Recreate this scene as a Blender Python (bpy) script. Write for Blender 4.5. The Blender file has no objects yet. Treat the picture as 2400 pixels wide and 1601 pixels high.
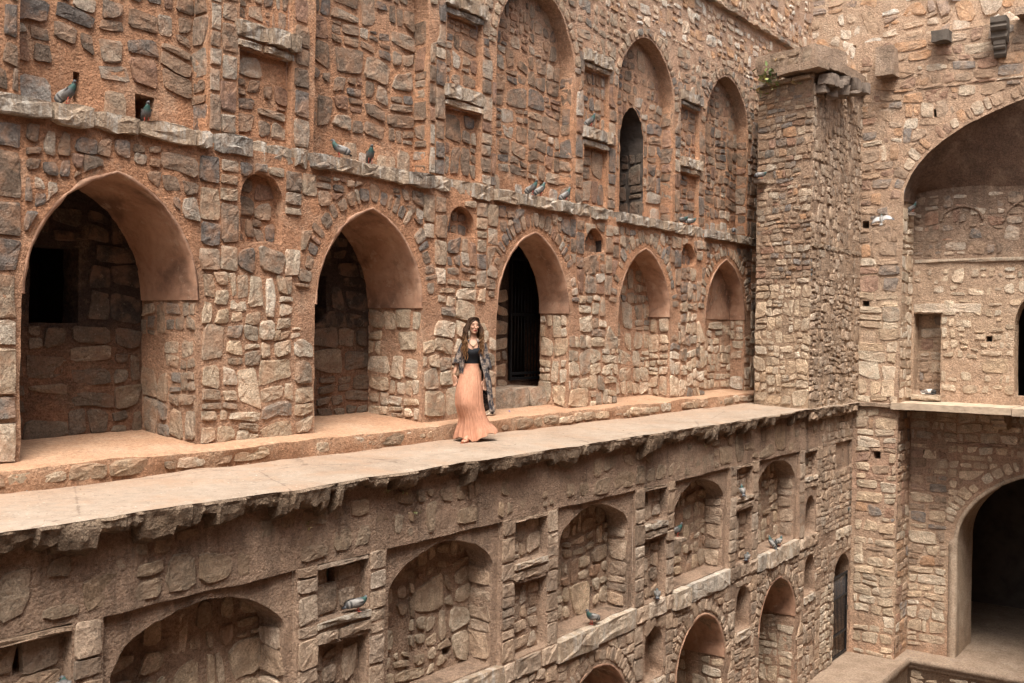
import bpy, math, random
import numpy as np
from mathutils import Vector, Matrix
from mathutils.geometry import delaunay_2d_cdt

rnd = random.Random(7)
scene = bpy.context.scene
COL = scene.collection
R = math.radians

# ------------------------------------------------------------------ camera
CAM = np.array([0.0, -9.4, 1.5])
YAW, PITCH, ROLL = R(35.951), R(-0.651), R(0.711)
FW = np.array([math.cos(YAW) * math.cos(PITCH), math.sin(YAW) * math.cos(PITCH), math.sin(PITCH)])
RT0 = np.array([math.sin(YAW), -math.cos(YAW), 0.0])
UP0 = np.cross(RT0, FW)
RT = RT0 * math.cos(ROLL) + UP0 * math.sin(ROLL)
UP = UP0 * math.cos(ROLL) - RT0 * math.sin(ROLL)
cd = bpy.data.cameras.new('camera')
cam = bpy.data.objects.new('camera', cd)
COL.objects.link(cam)
M4 = Matrix.Identity(4)
for i in range(3):
    M4[i][0], M4[i][1], M4[i][2], M4[i][3] = RT[i], UP[i], -FW[i], CAM[i]
cam.matrix_world = M4
cd.sensor_width = 36.0
cd.lens = 36.0 * 2456.45 / 2400.0
cd.clip_start, cd.clip_end = 0.05, 2000.0
scene.camera = cam

# ------------------------------------------------------------------ sky and sun (thin bright overcast)
SUN_EL, SUN_AZ = R(62), R(216)          # azimuth: direction the light comes from, counter-clockwise from +X
world = bpy.data.worlds.new('World')
scene.world = world
world.use_nodes = True
nt = world.node_tree
nt.nodes.clear()
sky = nt.nodes.new('ShaderNodeTexSky')
sky.sky_type = 'NISHITA'
sky.sun_disc = False
sky.sun_elevation = SUN_EL
sky.sun_rotation = R(90) - SUN_AZ
sky.air_density = 1.0
sky.dust_density = 7.0
sky.ozone_density = 0.6
hsv = nt.nodes.new('ShaderNodeHueSaturation')
hsv.inputs['Saturation'].default_value = 0.45
bg = nt.nodes.new('ShaderNodeBackground')
bg.inputs['Strength'].default_value = 0.085
wo = nt.nodes.new('ShaderNodeOutputWorld')
nt.links.new(sky.outputs[0], hsv.inputs['Color'])
nt.links.new(hsv.outputs[0], bg.inputs['Color'])
nt.links.new(bg.outputs[0], wo.inputs['Surface'])
sl = bpy.data.lights.new('sun', 'SUN')
sl.energy = 1.5
sl.angle = R(24)
sl.color = (1.0, 0.93, 0.84)
sun = bpy.data.objects.new('sun', sl)
COL.objects.link(sun)
sd_ = Vector((math.cos(SUN_EL) * math.cos(SUN_AZ), math.cos(SUN_EL) * math.sin(SUN_AZ), math.sin(SUN_EL)))
sun.rotation_euler = sd_.to_track_quat('Z', 'Y').to_euler()
sun.location = (5, -6, 20)
vs = scene.view_settings
vs.view_transform = 'Standard'
vs.look = 'None'
vs.gamma = 1.0
vs.use_curve_mapping = False
vs.exposure = 1.68

# ------------------------------------------------------------------ small helpers
def vnoise(p, seed=0):
    """value noise, p (n,3) -> (n,) in -1..1"""
    p = np.asarray(p, float)
    i = np.floor(p).astype(np.int64)
    f = p - i
    f = f * f * (3 - 2 * f)
    def h(ix, iy, iz):
        n = (ix * 374761393 + iy * 668265263 + iz * 2147483647 + seed * 1274126177) & 0xFFFFFFFF
        n = ((n ^ (n >> 13)) * 1274126177) & 0xFFFFFFFF
        n = n ^ (n >> 16)
        return (n & 0xFFFF) / 32767.5 - 1.0
    r = 0
    for dx in (0, 1):
        wx = f[:, 0] if dx else 1 - f[:, 0]
        for dy in (0, 1):
            wy = f[:, 1] if dy else 1 - f[:, 1]
            for dz in (0, 1):
                wz = f[:, 2] if dz else 1 - f[:, 2]
                r = r + wx * wy * wz * h(i[:, 0] + dx, i[:, 1] + dy, i[:, 2] + dz)
    return r

def fbm(p, seed=0, oct=3, lac=2.1, gain=0.5):
    r, a = 0, 1.0
    p = np.asarray(p, float)
    for o in range(oct):
        r = r + a * vnoise(p, seed + o * 17)
        p = p * lac
        a *= gain
    return r

class MB:
    """mesh buffer"""
    def __init__(self):
        self.v, self.f, self.c, self.n = [], [], [], 0
    def add(self, verts, faces, col=None):
        verts = np.asarray(verts, float)
        o = self.n
        self.v.append(verts)
        self.f.extend([tuple(i + o for i in f) for f in faces])
        if col is not None:
            c = np.ones((len(verts), 4)); c[:, :3] = col
            self.c.append(c)
        self.n += len(verts)
        return o
    def grid(self, P, closed_u=False, closed_v=False, col=None, flip=False):
        """P (nu,nv,3)"""
        nu, nv = P.shape[:2]
        F = []
        for i in range(nu if closed_u else nu - 1):
            for j in range(nv if closed_v else nv - 1):
                a, b = i * nv + j, ((i + 1) % nu) * nv + j
                c, d = ((i + 1) % nu) * nv + (j + 1) % nv, i * nv + (j + 1) % nv
                F.append((a, d, c, b) if flip else (a, b, c, d))
        return self.add(P.reshape(-1, 3), F, col)
    def build(self, name, mat, parent=None, smooth=True, origin=None, mats=None):
        V = np.concatenate(self.v) if self.v else np.zeros((0, 3))
        o = np.zeros(3) if origin is None else np.asarray(origin, float)
        me = bpy.data.meshes.new(name)
        me.from_pydata((V - o).tolist(), [], self.f)
        if self.c and sum(len(c) for c in self.c) == len(V):
            at = me.attributes.new('tint', 'FLOAT_COLOR', 'POINT')
            at.data.foreach_set('color', np.concatenate(self.c).astype(np.float32).ravel())
        if smooth:
            me.polygons.foreach_set('use_smooth', [True] * len(me.polygons))
        if mat is not None:
            me.materials.append(mat)
        ob = bpy.data.objects.new(name, me)
        COL.objects.link(ob)
        ob.location = o
        if parent is not None:
            ob.parent = parent
            ob.location = o - np.array(WLOC.get(parent.name, parent.location))
        WLOC[ob.name] = tuple(o)
        return ob
WLOC = {}

def empty(name, loc, label, cat, group=None, rotz=0.0):
    o = bpy.data.objects.new(name, None)
    COL.objects.link(o)
    o.location = loc
    o.rotation_euler = (0, 0, rotz)
    o['label'] = label
    o['category'] = cat
    if group:
        o['group'] = group
    o.empty_display_size = 0.1
    WLOC[o.name] = tuple(loc)
    return o

def tag(o, label, cat, group=None):
    o['label'] = label
    o['category'] = cat
    if group:
        o['group'] = group
    return o

# ------------------------------------------------------------------ materials
def newmat(name):
    m = bpy.data.materials.new(name)
    m.use_nodes = True
    t = m.node_tree
    t.nodes.clear()
    out = t.nodes.new('ShaderNodeOutputMaterial')
    b = t.nodes.new('ShaderNodeBsdfPrincipled')
    t.links.new(b.outputs[0], out.inputs[0])
    b.inputs['Roughness'].default_value = 0.95
    b.inputs['Specular IOR Level'].default_value = 0.15
    return m, t, b

class NT:
    def __init__(s, t): s.t = t
    def n(s, typ, **kw):
        x = s.t.nodes.new(typ)
        for k, v in kw.items():
            setattr(x, k, v)
        return x
    def l(s, a, b): s.t.links.new(a, b)
    def pos(s): return s.n('ShaderNodeNewGeometry').outputs['Position']
    def objc(s): return s.n('ShaderNodeTexCoord').outputs['Object']
    def noise(s, vec, scale, detail=4.0, rough=0.55, dist=0.0):
        x = s.n('ShaderNodeTexNoise')
        x.inputs['Scale'].default_value = scale
        x.inputs['Detail'].default_value = detail
        x.inputs['Roughness'].default_value = rough
        x.inputs['Distortion'].default_value = dist
        s.l(vec, x.inputs['Vector'])
        return x.outputs['Fac']
    def vor(s, vec, scale, feature='F1'):
        x = s.n('ShaderNodeTexVoronoi', feature=feature)
        x.inputs['Scale'].default_value = scale
        s.l(vec, x.inputs['Vector'])
        return x.outputs['Distance']
    def ramp(s, fac, stops):
        x = s.n('ShaderNodeValToRGB')
        e = x.color_ramp.elements
        while len(e) < len(stops): e.new(0.5)
        for i, (p, c) in enumerate(stops):
            e[i].position = p
            e[i].color = (c[0], c[1], c[2], 1) if hasattr(c, '__len__') else (c, c, c, 1)
        s.l(fac, x.inputs['Fac'])
        return x.outputs['Color']
    def mix(s, fac, a, b, mode='MIX'):
        x = s.n('ShaderNodeMix', data_type='RGBA', blend_type=mode)
        for sock, v in ((x.inputs[0], fac), (x.inputs[6], a), (x.inputs[7], b)):
            if hasattr(v, 'links') or hasattr(v, 'is_linked'): s.l(v, sock)
            elif hasattr(v, '__len__'): sock.default_value = (v[0], v[1], v[2], 1)
            else: sock.default_value = v
        return x.outputs[2]
    def math(s, op, a, b=0.0, clamp=False):
        x = s.n('ShaderNodeMath', operation=op, use_clamp=clamp)
        for sock, v in ((x.inputs[0], a), (x.inputs[1], b)):
            if hasattr(v, 'is_linked'): s.l(v, sock)
            else: sock.default_value = v
        return x.outputs[0]
    def bump(s, h, strength, dist, prev=None):
        x = s.n('ShaderNodeBump')
        x.inputs['Strength'].default_value = strength
        x.inputs['Distance'].default_value = dist
        s.l(h, x.inputs['Height'])
        if prev is not None: s.l(prev, x.inputs['Normal'])
        return x.outputs['Normal']
    def sepz(s, vec, ax='Z'):
        x = s.n('ShaderNodeSeparateXYZ'); s.l(vec, x.inputs[0]); return x.outputs[ax]
    def map(s, v, a, b, c=0.0, d=1.0):
        x = s.n('ShaderNodeMapRange')
        s.l(v, x.inputs[0])
        x.inputs[1].default_value, x.inputs[2].default_value = a, b
        x.inputs[3].default_value, x.inputs[4].default_value = c, d
        return x.outputs[0]

def mat_stone(name, smear, smear_amt=0.5, bump=0.9, streak=0.0):
    m, t, b = newmat(name); g = NT(t)
    P = g.pos()
    at = g.n('ShaderNodeAttribute', attribute_name='tint').outputs['Color']
    n1 = g.noise(P, 6.0, 5.0, 0.65)
    n2 = g.noise(P, 42.0, 5.0, 0.75)
    n3 = g.noise(P, 4.0, 5.0, 0.65)
    c = g.mix(1.0, at, g.ramp(n1, [(0.25, 0.6), (0.5, 1.0), (0.75, 1.35)]), 'MULTIPLY')
    c = g.mix(1.0, c, g.ramp(n2, [(0.28, 0.5), (0.5, 1.0), (0.72, 1.45)]), 'MULTIPLY')
    sp = g.sepz(g.ramp(g.noise(P, 85.0, 3.0, 0.7), [(0.33, 1.0), (0.42, 0.0)]), 'X')
    c = g.mix(g.math('MULTIPLY', sp, 0.6), c, (0.055, 0.045, 0.037))
    lp = g.sepz(g.ramp(g.noise(P, 14.0, 6.0, 0.75), [(0.60, 0.0), (0.68, 1.0)]), 'X')
    c = g.mix(g.math('MULTIPLY', lp, 0.38), c, (0.46, 0.385, 0.30))
    sm = g.math('MULTIPLY', g.sepz(g.ramp(n3, [(0.46, 0.0), (0.60, 1.0)]), 'X'), smear_amt)
    c = g.mix(sm, c, smear)
    if streak:
        mp = g.n('ShaderNodeMapping'); mp.inputs['Scale'].default_value = (2.6, 2.6, 0.32); g.l(P, mp.inputs['Vector'])
        sk = g.sepz(g.ramp(g.noise(mp.outputs[0], 1.0, 6.0, 0.7), [(0.52, 0.0), (0.66, 1.0)]), 'X')
        c = g.mix(g.math('MULTIPLY', sk, streak), c, (0.06, 0.048, 0.038))
        lk = g.sepz(g.ramp(g.noise(mp.outputs[0], 2.7, 6.0, 0.7), [(0.60, 0.0), (0.70, 1.0)]), 'X')
        c = g.mix(g.math('MULTIPLY', lk, streak * 0.5), c, (0.50, 0.42, 0.34))
    t.links.new(c, b.inputs['Base Color'])
    rg = g.n('ShaderNodeTexNoise', noise_type='RIDGED_MULTIFRACTAL')
    rg.inputs['Scale'].default_value = 7.0; rg.inputs['Detail'].default_value = 5.0; rg.inputs['Roughness'].default_value = 0.6
    t.links.new(P, rg.inputs['Vector'])
    h = g.math('ADD', g.math('MULTIPLY', g.noise(P, 17.0, 6.0, 0.7), 1.0), g.math('MULTIPLY', n2, 0.4))
    h = g.math('ADD', h, g.math('MULTIPLY', rg.outputs['Fac'], -0.10))
    t.links.new(g.bump(h, bump, 0.06), b.inputs['Normal'])
    return m

def mat_mortar(name, stops, dark, bump=1.0, pale=(0.5, 0.38, 0.27), grit=1.0, streak=0.0):
    """stops: list of (z, colour) giving the mix of mortar used at each height"""
    m, t, b = newmat(name); g = NT(t)
    P = g.pos()
    z0, z1 = stops[0][0], stops[-1][0]
    zz = g.sepz(P)
    n0 = g.noise(P, 0.8, 3.0)
    zn = g.math('ADD', zz, g.math('MULTIPLY', g.math('SUBTRACT', n0, 0.5), 1.4))
    base = g.ramp(g.map(zn, z0, z1), [((z - z0) / (z1 - z0), c) for z, c in stops])
    n1 = g.noise(P, 2.6, 7.0, 0.7)
    n2 = g.noise(P, 24.0, 6.0, 0.75)
    n3 = g.noise(P, 95.0, 3.0, 0.7)
    c = g.mix(g.math('MULTIPLY', g.sepz(g.ramp(n1, [(0.46, 0.0), (0.64, 1.0)]), 'X'), 0.55), base, dark)
    c = g.mix(g.math('MULTIPLY', g.sepz(g.ramp(g.noise(P, 1.9, 6.0, 0.72), [(0.52, 0.0), (0.66, 1.0)]), 'X'), 0.45), c, pale)
    c = g.mix(1.0, c, g.ramp(n2, [(0.28, 0.55), (0.5, 1.0), (0.72, 1.38)]), 'MULTIPLY')
    c = g.mix(1.0, c, g.ramp(n3, [(0.28, 0.62), (0.5, 1.0), (0.75, 1.35)]), 'MULTIPLY')
    if streak:
        mp = g.n('ShaderNodeMapping'); mp.inputs['Scale'].default_value = (2.6, 2.6, 0.32); g.l(P, mp.inputs['Vector'])
        sk = g.sepz(g.ramp(g.noise(mp.outputs[0], 1.0, 6.0, 0.7), [(0.52, 0.0), (0.66, 1.0)]), 'X')
        c = g.mix(g.math('MULTIPLY', sk, streak), c, (0.06, 0.048, 0.038))
        lk = g.sepz(g.ramp(g.noise(mp.outputs[0], 2.7, 6.0, 0.7), [(0.60, 0.0), (0.70, 1.0)]), 'X')
        c = g.mix(g.math('MULTIPLY', lk, streak * 0.5), c, (0.50, 0.42, 0.34))
    t.links.new(c, b.inputs['Base Color'])
    h = g.math('ADD', g.noise(P, 11.0, 8.0, 0.75), g.math('MULTIPLY', n3, 0.28 * grit))
    h = g.math('SUBTRACT', h, g.math('MULTIPLY', g.vor(P, 38.0), 0.28 * grit))
    t.links.new(g.bump(h, bump, 0.07), b.inputs['Normal'])
    return m

def mat_plain(name, col, rough=0.8, var=0.2, scale=8.0, bump=0.15, bscale=40.0, bdist=0.01, spec=0.2, metal=0.0, obj=False):
    m, t, b = newmat(name); g = NT(t)
    P = g.objc() if obj else g.pos()
    n = g.noise(P, scale, 5.0, 0.6)
    c = g.mix(1.0, col, g.ramp(n, [(0.2, 1 - var * 1.6), (0.5, 1.0), (0.8, 1 + var)]), 'MULTIPLY')
    t.links.new(c, b.inputs['Base Color'])
    b.inputs['Roughness'].default_value = rough
    b.inputs['Specular IOR Level'].default_value = spec
    b.inputs['Metallic'].default_value = metal
    if bump:
        t.links.new(g.bump(g.noise(P, bscale, 4.0, 0.6), bump, bdist), b.inputs['Normal'])
    return m

MORT_UP = (0.40, 0.185, 0.085)
M_STONE_UP = mat_stone('stone_arcade', (0.47, 0.27, 0.165), 0.5, streak=0.25)
M_STONE_LO = mat_stone('stone_lower', (0.34, 0.24, 0.168), 0.55, streak=0.45)
M_STONE_END = mat_stone('stone_end', (0.47, 0.33, 0.23), 0.5, streak=0.2)
M_STONE_NIC = mat_stone('stone_soot_shade', (0.17, 0.105, 0.072), 0.7)  # sooted niche backs, and the passage jamb with shade painted in
M_MORT_UP = mat_mortar('mortar_arcade', [(0.0, (0.49, 0.305, 0.2)), (1.6, (0.49, 0.29, 0.185)), (2.8, (0.49, 0.255, 0.145)), (5.2, (0.54, 0.295, 0.172)), (6.6, (0.50, 0.325, 0.225)), (9.5, (0.46, 0.325, 0.24))], (0.31, 0.175, 0.11), pale=(0.56, 0.41, 0.295), streak=0.25)
M_MORT_LO = mat_mortar('mortar_lower', [(-5.6, (0.43, 0.265, 0.175)), (-3.4, (0.41, 0.28, 0.197)), (-1.2, (0.42, 0.292, 0.208)), (0.0, (0.41, 0.284, 0.203))], (0.22, 0.155, 0.112), pale=(0.46, 0.34, 0.25), streak=0.5)
M_MORT_END = mat_mortar('mortar_end', [(-5.6, (0.52, 0.325, 0.215)), (-3.8, (0.50, 0.355, 0.245)), (-1.5, (0.44, 0.28, 0.195)), (1.5, (0.52, 0.37, 0.255)), (3.0, (0.45, 0.315, 0.22)), (5.5, (0.49, 0.325, 0.22)), (9.5, (0.50, 0.355, 0.25))], (0.30, 0.21, 0.145), pale=(0.57, 0.445, 0.33), streak=0.25)
M_MORT_TOW = mat_mortar('mortar_tower', [(0.0, (0.48, 0.345, 0.235)), (2.5, (0.37, 0.26, 0.18)), (4.5, (0.40, 0.275, 0.19)), (7.5, (0.35, 0.255, 0.185))], (0.20, 0.148, 0.108), pale=(0.50, 0.385, 0.285), streak=0.5)
M_STONE_SILL = mat_stone('stone_limed', (0.40, 0.27, 0.18), 0.4, streak=0.5)
def add_lime():
    t = M_STONE_SILL.node_tree; g = NT(t); P = g.pos()
    b = [n for n in t.nodes if n.type == 'BSDF_PRINCIPLED'][0]
    src = b.inputs['Base Color'].links[0].from_socket
    mp = g.n('ShaderNodeMapping'); mp.inputs['Scale'].default_value = (9.0, 9.0, 2.0); g.l(P, mp.inputs['Vector'])
    m1 = g.sepz(g.ramp(g.noise(mp.outputs[0], 1.0, 6.0, 0.75), [(0.5, 0.0), (0.6, 1.0)]), 'X')
    c = g.mix(g.math('MULTIPLY', m1, 0.6), src, (0.56, 0.52, 0.46))
    t.links.new(c, b.inputs['Base Color'])
add_lime()
# ------------------------------------------------------------------ masonry engine
class Frame:
    def __init__(s, O, U, V, N):
        s.O, s.U, s.V, s.N = (np.asarray(x, float) for x in (O, U, V, N))
    def P(s, uv, n=0.0):
        uv = np.asarray(uv, float)
        n = np.broadcast_to(np.asarray(n, float), (len(uv),))
        return s.O + uv[:, :1] * s.U + uv[:, 1:2] * s.V + n[:, None] * s.N
    def back(s, d):
        return Frame(s.O - s.N * d, s.U, s.V, s.N)

def resample(poly, step, closed=True):
    out = []
    n = len(poly)
    for i in range(n if closed else n - 1):
        a, b = np.array(poly[i], float), np.array(poly[(i + 1) % n], float)
        k = max(1, int(round(np.linalg.norm(b - a) / step)))
        for j in range(k):
            out.append(a + (b - a) * j / k)
    if not closed: out.append(np.array(poly[-1], float))
    return np.array(out)

def rough(poly, amp, seed, freq=4.0):
    p = np.asarray(poly, float)
    q = np.column_stack([p * freq, np.full(len(p), seed * 3.3)])
    r = p.copy()
    r[:, 0] += amp * fbm(q, seed, 2)
    r[:, 1] += amp * fbm(q, seed + 51, 2)
    return r

def inside(poly, pts):
    poly = np.asarray(poly); pts = np.asarray(pts)
    r = np.zeros(len(pts), bool)
    lo, hi = poly.min(0), poly.max(0)
    sel = np.where((pts[:, 0] > lo[0]) & (pts[:, 0] < hi[0]) & (pts[:, 1] > lo[1]) & (pts[:, 1] < hi[1]))[0]
    if len(sel) == 0: return r
    x, y = pts[sel, 0], pts[sel, 1]
    c = np.zeros(len(sel), bool)
    j = len(poly) - 1
    for i in range(len(poly)):
        xi, yi = poly[i]; xj, yj = poly[j]
        if yi != yj:
            c ^= ((yi > y) != (yj > y)) & (x < (xj - xi) * (y - yi) / (yj - yi) + xi)
        j = i
    r[sel] = c
    return r

def nearest(poly, pts):
    """distance to a closed polyline and the nearest point"""
    a = np.asarray(poly); b = np.roll(a, -1, 0)
    ab = b - a
    L = (ab ** 2).sum(1) + 1e-12
    d = pts[:, None, :] - a[None]
    t = np.clip((d * ab[None]).sum(2) / L[None], 0, 1)
    q = a[None] + t[..., None] * ab[None]
    dd = ((pts[:, None, :] - q) ** 2).sum(2)
    k = dd.argmin(1)
    i = np.arange(len(pts))
    return np.sqrt(dd[i, k]), q[i, k]

def disp(P, amp, seed):
    return amp * (0.75 * fbm(P * 2.2, seed, 2) + 0.55 * fbm(P * 9.0, seed + 5, 2))

def face(mb, fr, outline, holes, step=0.08, amp=0.012, seed=1):
    """a rough surface with openings; outline and holes are already sampled loops"""
    loops = [np.asarray(outline)] + [np.asarray(h) for h in holes]
    lo, hi = loops[0].min(0), loops[0].max(0)
    rg = np.random.RandomState(seed)
    gx = np.arange(lo[0] + step / 2, hi[0], step); gy = np.arange(lo[1] + step / 2, hi[1], step * 0.87)
    X, Yy = np.meshgrid(gx, gy)
    X = X + (np.arange(len(gy)) % 2)[:, None] * step / 2
    pts = np.column_stack([X.ravel(), Yy.ravel()]) + rg.uniform(-0.22, 0.22, (X.size, 2)) * step
    keep = inside(loops[0], pts)
    for h in loops[1:]: keep &= ~inside(h, pts)
    pts = pts[keep]
    for h in loops:
        l2, h2 = h.min(0) - step, h.max(0) + step
        sel = np.where((pts > l2).all(1) & (pts < h2).all(1))[0]
        if len(sel):
            bad = np.zeros(len(pts), bool)
            for ch in np.array_split(sel, max(1, len(sel) // 4000)):
                dd, _ = nearest(h, pts[ch]); bad[ch] = dd < step * 0.45
            pts = pts[~bad]
    vs2 = [Vector(p) for p in pts]; ed = []
    for h in loops:
        o = len(vs2); vs2 += [Vector(p) for p in h]
        ed += [(o + i, o + (i + 1) % len(h)) for i in range(len(h))]
    ov, oe, of, *_ = delaunay_2d_cdt(vs2, ed, [], 0, 1e-6)
    uv = np.array([(v[0], v[1]) for v in ov])
    F = np.array([f for f in of if len(f) == 3])
    cen = uv[F].mean(1)
    k = inside(loops[0], cen)
    for h in loops[1:]: k &= ~inside(h, cen)
    F = F[k]
    # orientation: frame U x V should give N
    flip = np.dot(np.cross(fr.U, fr.V), fr.N) < 0
    a, b, c = uv[F[:, 0]], uv[F[:, 1]], uv[F[:, 2]]
    ccw = ((b - a)[:, 0] * (c - a)[:, 1] - (b - a)[:, 1] * (c - a)[:, 0]) > 0
    if flip: ccw = ~ccw
    F = np.where(ccw[:, None], F, F[:, ::-1])
    B = fr.P(uv)
    mb.add(fr.P(uv, disp(B, amp, seed)), F.tolist())

def reveal(mb, fr, loop, depth, amp=0.012, seed=1, closed=True, seedb=None, ampb=None):
    """side lining of an opening from the face back to depth"""
    loop = np.asarray(loop)
    m = max(1, int(round(depth / 0.09)))
    seedb = seed if seedb is None else seedb
    ampb = amp if ampb is None else ampb
    B0 = fr.P(loop); B1 = fr.back(depth).P(loop)
    A0 = fr.P(loop, disp(B0, amp, seed)); A1 = fr.back(depth).P(loop, disp(B1, ampb, seedb))
    d = np.roll(loop, -1, 0) - np.roll(loop, 1, 0)
    nn = np.column_stack([-d[:, 1], d[:, 0]]); nn /= np.linalg.norm(nn, axis=1)[:, None] + 1e-9
    N3 = nn[:, :1] * fr.U + nn[:, 1:2] * fr.V
    rows = []
    for k in range(m + 1):
        Q = A0 + (A1 - A0) * k / m
        if 0 < k < m: Q = Q + N3 * (amp * 1.3 * fbm(Q * 7.0, seed + 9, 2))[:, None]
        rows.append(Q)
    mb.grid(np.array(rows).transpose(1, 0, 2), closed_u=closed)

def arch_curve(c, a, zs, za, n=11):
    """pointed two-centred arch from right spring over the apex to left spring"""
    r = za - zs
    if r >= a:
        cc = (r * r - a * a) / (2 * a); Rr = a + cc
        th = math.atan2(r, cc)
        right = [(c - cc + Rr * math.cos(th * i / n), zs + Rr * math.sin(th * i / n)) for i in range(n + 1)]
    else:
        right = []
        for i in range(n + 1):
            s = math.pi / 2 * i / n
            right.append((c + a * math.cos(s), zs + r * (0.88 * math.sin(s) + 0.12 * (1 - math.cos(s)) )))
    left = [(2 * c - x, z) for x, z in reversed(right[:-1])]
    return right + left

def arch_poly(c, a, z0, zs, za, n=11):
    return [(c - a, z0), (c + a, z0)] + arch_curve(c, a, zs, za, n)

def rect(u0, u1, v0, v1):
    return [(u0, v0), (u1, v0), (u1, v1), (u0, v1)]

# ---- stones
PAL = {
    'grey':  [((0.215, 0.158, 0.118), 5), ((0.265, 0.19, 0.138), 4), ((0.175, 0.146, 0.126), 4), ((0.27, 0.165, 0.118), 2), ((0.35, 0.275, 0.21), 3), ((0.43, 0.36, 0.29), 2)],
    'mid':   [((0.35, 0.27, 0.20), 4), ((0.30, 0.235, 0.175), 3), ((0.42, 0.33, 0.245), 3), ((0.24, 0.205, 0.172), 2)],
    'light': [((0.57, 0.46, 0.345), 4), ((0.51, 0.405, 0.295), 4), ((0.62, 0.52, 0.405), 3), ((0.39, 0.31, 0.23), 1)],
    'white': [((0.48, 0.425, 0.365), 3), ((0.40, 0.345, 0.29), 2)],
    'sill':  [((0.49, 0.40, 0.305), 3), ((0.42, 0.33, 0.245), 3), ((0.55, 0.47, 0.38), 1)],
    'lower': [((0.41, 0.305, 0.222), 4), ((0.47, 0.355, 0.262), 4), ((0.33, 0.245, 0.18), 3), ((0.53, 0.42, 0.32), 2)],
    'cob':   [((0.52, 0.41, 0.295), 4), ((0.58, 0.465, 0.345), 3), ((0.42, 0.325, 0.235), 3), ((0.40, 0.26, 0.175), 1)],
    'warm':  [((0.40, 0.285, 0.20), 4), ((0.33, 0.23, 0.16), 3), ((0.43, 0.265, 0.162), 2), ((0.24, 0.205, 0.178), 2), ((0.32, 0.20, 0.142), 3), ((0.54, 0.44, 0.335), 2)],
    'poly':  [((0.56, 0.45, 0.345), 3), ((0.49, 0.305, 0.185), 3), ((0.45, 0.33, 0.235), 3), ((0.64, 0.575, 0.485), 3), ((0.32, 0.25, 0.205), 2)],
    'cream': [((0.57, 0.45, 0.325), 4), ((0.62, 0.505, 0.375), 3), ((0.51, 0.39, 0.275), 3)],
    'soot_shade_lo': [((0.14, 0.105, 0.08), 3), ((0.185, 0.142, 0.106), 3), ((0.115, 0.088, 0.068), 2)],  # paler soot tone, also paints shade on the upper passage jamb
    'soot_shade':  [((0.06, 0.048, 0.04), 3), ((0.08, 0.064, 0.052), 2), ((0.05, 0.04, 0.034), 2)],  # soot on niche backs; deep in the upper passage it paints shade
    'dust':  [((0.36, 0.27, 0.19), 3), ((0.31, 0.23, 0.16), 3), ((0.41, 0.315, 0.225), 1)],
}
def pick(pal):
    opts = PAL[pal]
    w = sum(o[1] for o in opts); x = rnd.uniform(0, w)
    for c, k in opts:
        x -= k
        if x <= 0: break
    f = rnd.uniform(0.84, 1.16)
    w = rnd.uniform(-0.04, 0.05)
    return tuple(max(0.02, ch * f * k) for ch, k in zip(c, (1 + w, 1.0, 1 - w)))

class Stones:
    def __init__(s): s.items = []
    def put(s, V, F, col, area, N, name='stone'):
        c = V.mean(0)
        d = c - CAM
        z = d @ FW
        sc = 0.0
        if z > 0.3:
            x, y = (d @ RT) / z, (d @ UP) / z
            if abs(x) < 0.51 and abs(y) < 0.345:
                sc = area * max(0.05, abs((N @ d)) / np.linalg.norm(d)) / z ** 2
        s.items.append((sc, V, F, col, c, name))
    def finish(s, parent, mat, limit=300, stuff='rubble_stones', minscore=0.0):
        s.items.sort(key=lambda i: -i[0])
        one = [i for i in s.items[:limit] if i[0] > minscore]
        for sc, V, F, col, c, name in one:
            b = MB(); b.add(V, F, col)
            b.build(name, mat, parent, False, origin=c)
        rest = s.items[len(one):]
        if rest:
            b = MB()
            for sc, V, F, col, c, name in rest: b.add(V, F, col)
            o = b.build(stuff, mat, parent, False)
            o['kind'] = 'stuff'

def area2(p):
    x, y = p[:, 0], p[:, 1]
    return 0.5 * (x * np.roll(y, -1) - y * np.roll(x, -1)).sum()

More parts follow.
